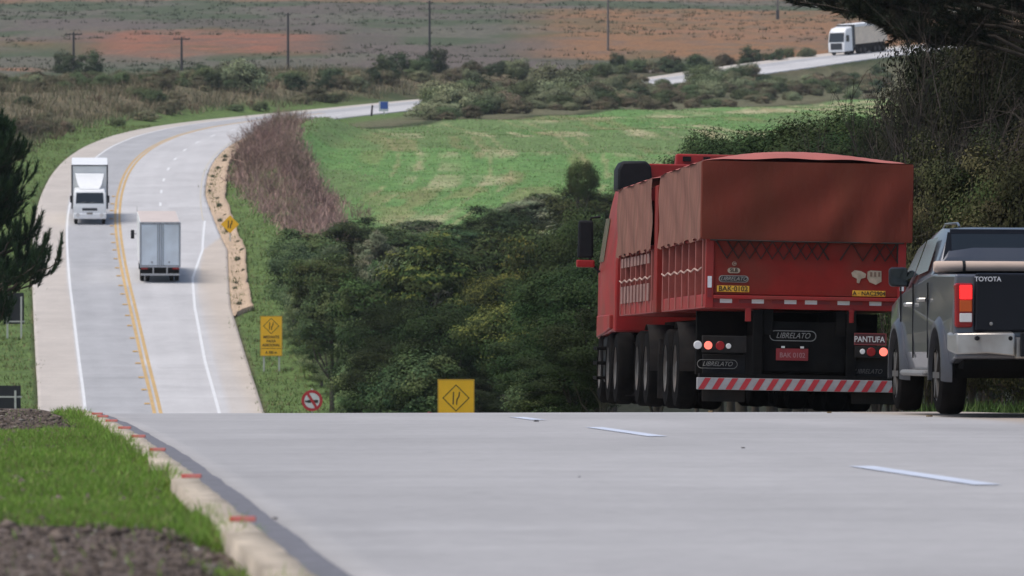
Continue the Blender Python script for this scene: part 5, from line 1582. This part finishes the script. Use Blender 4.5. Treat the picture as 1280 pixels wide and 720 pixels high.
def far_truck():
    d = 744.0
    hd_, pt = heading(d)
    p = on_road(d, -2.2)
    o = vehicle_frame("semi_truck", "white semi-truck with cream trailer on the hillside road under the pine boughs", "truck", p, hd_ - .06, pt)
    c = MB()
    def r_(y, w, z0, z1): return [(-w, y, z0), (-w, y, z1 - .15), (-w + .15, y, z1), (w - .15, y, z1), (w, y, z1 - .15), (w, y, z0)]
    c.loft([r_(0, 1.2, .45, 1.3), r_(.05, 1.24, .45, 1.7), r_(.4, 1.22, .5, 3.1), r_(.8, 1.2, .5, 3.5), r_(2.2, 1.22, .5, 3.7)])
    CB = c.build("cab", M_wtruck, o, .04, True)
    g = MB(); g.box(-.85, .85, -.04, .03, .75, 1.6); g.box(-1.0, 1.0, -.05, .02, .34, .45); g.build("grille", M_edge, CB, .03)
    w = MB(); w.add([(-1.12, .03, 1.75), (1.12, .03, 1.75), (1.08, .33, 2.95), (-1.08, .33, 2.95)], [(0, 1, 2, 3)]); w.build("windscreen", M_glass, CB)
    s = MB()
    for sx in (-1, 1): s.box(min(sx * 1.235, sx * 1.25), max(sx * 1.235, sx * 1.25), .5, 1.3, 1.75, 2.6)
    s.build("side_window", M_glass, CB)
    b = MB(); b.box(-1.22, 1.22, 2.4, 2.9, .9, 3.9); b.build("cab_gap", M_edge, o)
    t = MB(); t.box(-1.28, 1.28, 2.95, 11.5, 1.3, 3.55); TB = t.build("trailer_box", mat("trailer_cream", (.80, .68, .54), .6, var=.1, scale=1), o, .03)
    tp2 = MB(); tp2.box(-1.3, 1.3, 2.93, 11.52, 3.56, 3.95); tp2.build("trailer_cover", M_wbox, TB, .05)
    ch_ = MB(); ch_.box(-1.0, 1.0, .8, 11.3, .6, 1.28); ch_.build("chassis", M_chass, o)
    for sx in (-1, 1):
        dual_wheel(o, sx * 1.2, 1.2, .5, .28, False)
        for y in (4.3, 5.5, 8.2, 9.4, 10.6): dual_wheel(o, sx * 1.22, y, .5, .28)
    return o
far_truck()

# ------------------------------------------------------------------ road signs
M_amb = mat("sign_amber", (.92, .50, .012), .5, var=.06, scale=2)
M_ambd = mat("sign_amber_edge", (.60, .33, .03), .5)
M_sink = mat("sign_ink", (.030, .020, .010), .6)
M_sback = mat("sign_back_black", (.010, .011, .014), .6, var=.2)
M_post = mat("sign_post_pale", (.55, .55, .50), .7, var=.15, scale=8)

def polyline_marks(parent, sc, cx, cz, y=-.018, w=.075):
    """the two strokes of the lane-reduction symbol"""
    m = MB()
    def stroke(pts):
        for (a, b) in zip(pts[:-1], pts[1:]):
            m.bar((cx + a[0] * sc, y, cz + a[1] * sc), (cx + b[0] * sc, y, cz + b[1] * sc), w * sc, .006)
    # bars lie flat on the face: width across x
    def flat(pts):
        for (a, b) in zip(pts[:-1], pts[1:]):
            dx, dz = b[0] - a[0], b[1] - a[1]; L = math.hypot(dx, dz); nx, nz2 = -dz / L * w / 2, dx / L * w / 2
            ex, ez = dx / L * w * .25, dz / L * w * .25
            V = [(a[0] - ex + nx, a[1] - ez + nz2), (a[0] - ex - nx, a[1] - ez - nz2), (b[0] + ex - nx, b[1] + ez - nz2), (b[0] + ex + nx, b[1] + ez + nz2)]
            m.add([(cx + p[0] * sc, y, cz + p[1] * sc) for p in V], [(0, 1, 2, 3)])
            y_ = y
    flat([(-.17, .40), (-.20, -.42)])
    yy = y
    flat([(.24, .40), (.20, .12), (.06, -.12), (.04, -.44)])
    return m.build("lane_symbol", M_sink, parent, recalc=False)

def diamond_outline(parent, cx, cz, r, w, y=-.0165):
    m = MB()
    o_ = [(0, r), (r, 0), (0, -r), (-r, 0)]; i_ = [(a * (1 - w * 1.41 / r), b * (1 - w * 1.41 / r)) for a, b in o_]
    m.add([(cx + a, y, cz + b) for a, b in o_ + i_], [(k, (k + 1) % 4, 4 + (k + 1) % 4, 4 + k) for k in range(4)])
    return m.build("diamond_outline", M_sink, parent, recalc=False)

def sign_at(name, label, px, row_top, d, yaw=0.0, group=None):
    p = at(px, row_top, d)
    g = ground_at(p.x, p.y)
    o = thing(name, label, "road sign", (p.x, p.y, g - .05), (0, 0, yaw), group)
    return o, p.z - g + .05                          # height of the sign's top above the base
def board(root, w, z0, z1, material, edge=None, y=0.0, name="board"):
    b = MB(); b.box(-w / 2, w / 2, y - .012, y + .012, z0, z1)
    bo = b.build(name, material, root, .004)
    if edge:
        e = MB(); t = .035
        for a in ((-w / 2, w / 2, z1 - t, z1), (-w / 2, w / 2, z0, z0 + t), (-w / 2, -w / 2 + t, z0 + t, z1 - t), (w / 2 - t, w / 2, z0 + t, z1 - t)):
            e.box(a[0], a[1], y - .016, y - .0125, a[2], a[3])
        e.build("board_border", edge, bo)
    return bo
def post(root, x, z1, y=.035, w=.09, material=None):
    p = MB(); p.box(x - w / 2, x + w / 2, y - w / 2 + .03, y + w / 2 + .03, -.3, z1)
    return p.build("post", material or M_post, root, .006)

# big amber sign just beyond the crest
o, zt = sign_at("lane_reduction_sign", "square-topped amber sign with a lane-merge diamond, standing alone beyond the crest", 570, 474, 188)
w = 46 / FPX * 188
b = board(o, w, zt - 2.0, zt, M_amb, M_ambd)
diamond_outline(b, .0, zt - .62, .45, .028); polyline_marks(b, .48, .0, zt - .62)
text_part("sign_lettering", "MEDIANTE", .14, (0, -.016, zt - 1.22), BACK, M_sink, b); text_part("sign_lettering", "FAIXA", .14, (0, -.016, zt - 1.40), BACK, M_sink, b); text_part("sign_lettering", "ADICIONAL", .14, (0, -.016, zt - 1.58), BACK, M_sink, b)
post(o, -w * .3, zt - .05); post(o, w * .3, zt - .05)
# tall amber sign with lettering
dS = 296
o, zt = sign_at("lane_reduction_sign", "tall amber sign with lane diamond and wording on the green verge", 339, 395, dS)
w = 27.5 / FPX * dS; hS = 50 / FPX * dS
b = board(o, w, zt - hS, zt, M_amb, M_ambd)
diamond_outline(b, 0, zt - .52, .42, .028); polyline_marks(b, .44, 0, zt - .52, w=.10)
for k, (tt, zz) in enumerate((("MEDIANTE", 1.10), ("FAIXA", 1.31), ("ADICIONAL", 1.52), ("A 300 m", 1.90))):
    text_part("sign_lettering", tt, .20, (0, -.016, zt - zz), BACK, M_sink, b, bold=.004, xs=.86)
dv = MB(); dv.box(-w / 2 + .04, w / 2 - .04, -.0165, -.0125, zt - 1.70, zt - 1.68); dv.build("divider_line", M_sink, b)
post(o, -w * .33, zt - .1); post(o, w * .36, zt - .1)
# small diamond sign at the sandy gutter
dS = 380
o, zt = sign_at("diamond_sign", "small amber diamond sign with lane symbol above the sandy gutter", 287.5, 269, dS)
r_ = 11.3 / FPX * dS
q = MB(); q.prism([(0, zt), (r_, zt - r_), (0, zt - 2 * r_), (-r_, zt - r_)], 'y', -.012, .012); b = q.build("board", M_amb, o)
polyline_marks(b, r_ * .95, 0, zt - r_, w=.13)
post(o, 0, zt - r_ * .4)
# no-overtaking disc
dS = 268
o, zt = sign_at("no_overtaking_sign", "round red-rimmed no-overtaking sign poking above the crest", 390, 487.5, dS)
rr_ = 13.2 / FPX * dS
def disc(r0, r1, y, material, name, parent, n=40):
    m = MB(); V = [(r1 * math.cos(k * 2 * math.pi / n), y, zt - rr_ + r1 * math.sin(k * 2 * math.pi / n)) for k in range(n)]
    if r0 == 0: m.add(V, [tuple(range(n))])
    else:
        V += [(r0 * math.cos(k * 2 * math.pi / n), y, zt - rr_ + r0 * math.sin(k * 2 * math.pi / n)) for k in range(n)]
        m.add(V, [(k, (k + 1) % n, n + (k + 1) % n, n + k) for k in range(n)])
    return m.build(name, material, parent, recalc=False)
bk_ = MB(); bk_.cyl((0, -.008, zt - rr_), (0, .008, zt - rr_), rr_, n=40); b = bk_.build("board", M_reflw, o)
M_sred = mat("sign_red", (.52, .030, .040), .5, var=.06)
disc(rr_ * .73, rr_, -.0105, M_sred, "red_rim", b)
cr = MB(); cr.box(-rr_ * .42, -rr_ * .08, -.0108, -.0100, zt - rr_ * 1.22, zt - rr_ * .94); cr.box(rr_ * .10, rr_ * .58, -.0108, -.0100, zt - rr_ * 1.22, zt - rr_ * .94); cr.box(-rr_ * .66, -rr_ * .42, -.0108, -.0100, zt - rr_ * 1.16, zt - rr_ * 1.0); cr.build("car_symbol", M_sink, b)
t_ = .13 * rr_
sl_ = MB(); a1 = R(122); p1 = (rr_ * .8 * math.cos(a1), rr_ * .8 * math.sin(a1)); p2 = (-p1[0], -p1[1]); nx, nz_2 = -math.sin(a1) * t_, math.cos(a1) * t_
sl_.add([(p1[0] + nx, -.0125, zt - rr_ + p1[1] + nz_2), (p1[0] - nx, -.0125, zt - rr_ + p1[1] - nz_2), (p2[0] - nx, -.0125, zt - rr_ + p2[1] - nz_2), (p2[0] + nx, -.0125, zt - rr_ + p2[1] + nz_2)], [(0, 1, 2, 3)]); sl_.build("red_slash", M_sred, b, recalc=False)
post(o, 0, zt + .06, w=.08)
# the two signs seen from behind at the left
def back_sign(px, row_top, row_bot, wpx, d, label, bar_f):
    o, zt = sign_at("road_sign", label, px, row_top, d)
    w = wpx / FPX * d; zb = zt - (row_bot - row_top) / FPX * d
    b = MB(); b.box(-w / 2, w / 2, .02, .045, zb, zt); b = b.build("board", M_sback, o, .004)
    for sx in (-1, 1):
        x = sx * w * .36
        p = MB(); p.box(x - .045, x + .045, -.07, .0, -.3, zt - .12 * (zt - zb)); p.build("post", M_post, o, .006)
    r2 = MB(); r2.box(-w / 2 - .05, w / 2 + .05, -.002, .018, zb + bar_f * (zt - zb), zb + bar_f * (zt - zb) + .07); r2.build("crossbar", M_post, o)
back_sign(18, 366, 405, 24, 312, "black back of a sign on two white posts below the pine", .06)
back_sign(2, 482, 532, 48, 272, "black back of a sign on posts at the left edge beside the crest", .70)
# blue service sign and stump post beside the far road
o, zt = sign_at("blue_sign", "small blue square sign on a pale board beside the far road", 480, 127, 552)
q = MB(); q.box(-.50, .42, -.01, .01, zt - .95, zt); b = q.build("board", M_reflw, o)
q = MB(); q.box(-.36, .38, -.016, -.011, zt - .72, zt - .02); q.build("blue_panel", mat("sign_blue", (.05, .12, .42), .5), b)
post(o, 0, zt - .5)
pz_ = at(464, 142, 548); g = ground_at(pz_.x, pz_.y)
q = MB(); q.cyl((0, 0, -.2), (.12, 0, 1.05), .10, .09, 8)
o = q.build("leaning_post", mat("old_wood_dark", (.035, .03, .03), .9), None); o.location = (pz_.x, pz_.y, g)
tag(o, "short dark leaning wooden post left of the blue sign", "post")

# ------------------------------------------------------------------ utility poles
M_pole = mat("pole_dark_wood", (.06, .058, .060), .9, var=.25, scale=5)
M_polec = mat("pole_grey", (.15, .14, .135), .85, var=.15, scale=5)
for (px, base_row, top_row, d, arm, m_, lab) in (
        (92, 108, 40, 690, True, M_pole, "utility pole with a crossarm rising behind the dark bush, leftmost"),
        (227, 116, 46, 690, True, M_pole, "utility pole with a crossarm against the red soil patch, second from left"),
        (360, 98, 16, 700, False, M_pole, "plain utility pole right of the red soil patch, third from left"),
        (537, 105, 1, 705, False, M_pole, "tall plain utility pole above the bend of the road, middle of the row"),
        (760, 76, -14, 815, False, M_polec, "grey utility pole on the brown hillside left of the far truck"),
        (972, 39, -40, 985, False, M_polec, "short-looking grey pole at the top edge beside the pine boughs")):
    p = at(px, base_row, d); g = ground_at(p.x, p.y)
    zt = (360 - top_row) / FPX * d - g
    o = thing("utility_pole", lab, "utility pole", (p.x, p.y, g))
    q = MB(); q.cyl((0, 0, -.5), (0, 0, zt), .17, .12, 10)
    if arm is False and px < 600: pass
    q.build("pole", m_, o, smooth=True)
    if px == 972:
        q = MB(); q.cyl((0, 0, .1), (0, 0, 1.6), .30, .28, 10); q.build("pole_wrap", M_pole, o)
    q = MB()
    if arm: q.box(-1.0, 1.0, -.06, .06, zt - .35, zt - .22)
    else: q.box(-.35, .35, -.05, .05, zt - .3, zt - .2)
    A_ = q.build("crossarm", m_, o)
    q = MB()
    for x in ((-.9, -.45, .45, .9) if arm else (-.3, .3)): q.cyl((x, 0, zt - .22), (x, 0, zt - .02), .05, .03, 6)
    q.build("insulator", M_polec, A_)

# ------------------------------------------------------------------ small things on the road and kerb
M_rref = mat("kerb_reflector_red", (.52, .055, .048), .5, var=.3, scale=25, dirt=(.30, .20, .16), dirt_amt=.7)
for k, d in enumerate((22.8, 29.4, 36.4, 42.0, 46.0, 49.6, 52.6, 55.2)):
    s_ = S_OF_D(d); off = -float(left_w(s_)) - .19
    p = on_road(d, off, .045)
    q = MB(); q.prism([(-.03, 0), (.03, 0), (.02, .020), (-.02, .020)], 'x', -.052, .052)
    o = q.build("kerb_reflector", M_rref, None, .003); o.location = p; o.rotation_euler = (0, 0, 0)
    tag(o, ("red reflector on the pale kerb, " + ("nearest of the row" if k == 0 else "second nearest of the row" if k == 1 else "third nearest of the row" if k == 2 else "in the crowded part of the row towards the crest")), "reflector", "red reflectors along the kerb")
# yellow-brown studs beside the double line
k = 0
for d in np.arange(279, 420, 6.6):
    p = on_road(d, -.42, .0)
    q = MB(); q.prism([(-.26, 0), (.26, 0), (.18, .06), (-.18, .06)], 'x', -.13, .13)
    o = q.build("road_stud", M_stud, None); o.location = p; o.rotation_euler = (0, 0, heading(d)[0])
    tag(o, "tan raised stud beside the double yellow line of the far road", "road stud", "studs along the double yellow line"); k += 1
# fallen leaves and bits on the near road
M_leafb = mat("dry_leaf", (.20, .14, .07), .8, var=.3, scale=30); M_leafr = mat("red_leaf", (.22, .05, .045), .8); M_grit = mat("dark_grit", (.06, .055, .055), .9)
def bit(px, row, size, material, name, label, cat, tall=.5):
    d = 50.0
    for _ in range(30):
        d = float(np.interp(row, [515, 521, 545, 600, 700], [60.5, 54.5, 44.5, 30.8, 19.6]))
    lo, hi = 18.0, 62.0
    for _ in range(40):
        mid_ = (lo + hi) / 2
        r_ = 360 - float(road_z(mid_)) / mid_ * FPX
        if r_ > row: lo = mid_
        else: hi = mid_
    d = (lo + hi) / 2
    x = (px - 640) / FPX * d
    q = MB()
    n = 9; rg = random.Random(int(px))
    top = [(math.cos(a) * size * rg.uniform(.6, 1.1), math.sin(a) * size * rg.uniform(.6, 1.1), size * tall * rg.uniform(.3, 1)) for a in np.linspace(0, 6.283, n + 1)[:-1]]
    low = [(p[0] * 1.05, p[1] * 1.05, 0) for p in top]
    q.loft([low, top])
    o = q.build(name, material, None); o.location = (x, d, float(road_z(d)) + .004)
    tag(o, label, cat)
bit(537, 516.5, .028, M_leafr, "fallen_leaf", "small reddish leaf lying on the crest left of the amber sign", "leaf")
bit(888, 514.8, .030, M_leafb, "fallen_leaf", "small pale leaf on the crest under the truck's rear", "leaf", .8)
bit(1037, 517, .032, M_leafb, "fallen_leaf", "brown leaf on the tan strip beside the truck", "leaf", .6)
bit(1161, 521.5, .034, M_leafb, "fallen_leaf", "yellowish leaf on the road in front of the pickup's rear wheel", "leaf", .6)
bit(670, 527.5, .030, M_grit, "grit_lump", "small dark lump on the near road left of the first dash", "grit", .4)
bit(929, 561, .014, M_grit, "grit_lump", "small dark lump on the near road between the two dashes", "grit", .6)
bit(344, 650, .012, M_grit, "grit_lump", "small dark lump at the edge of the dark kerb joint", "grit", .8)
bit(724, 597, .009, M_grit, "grit_lump", "tiny dark speck in the middle of the near road", "grit", .5)
HAZE = .0001
# ------------------------------------------------------------------ haze
hz, nt_, b_ = new_mat("haze_air")
nt_.nodes.remove(b_)
pv = nt_.nodes.new("ShaderNodeVolumePrincipled")
pv.inputs['Color'].default_value = (.86, .89, .95, 1)
pv.inputs['Density'].default_value = HAZE
pv.inputs['Anisotropy'].default_value = .2
nt_.links.new(pv.outputs[0], nt_.nodes["Material Output"].inputs['Volume'])
hb = MB(); hb.box(-5200, 5200, -60, 4400, float(GZ.min()) - 1.5, float(GZ.max()) + 30)
ho = hb.build("haze", hz, None)
tag(ho, "thin pale haze over the valley", "haze", kind='stuff')
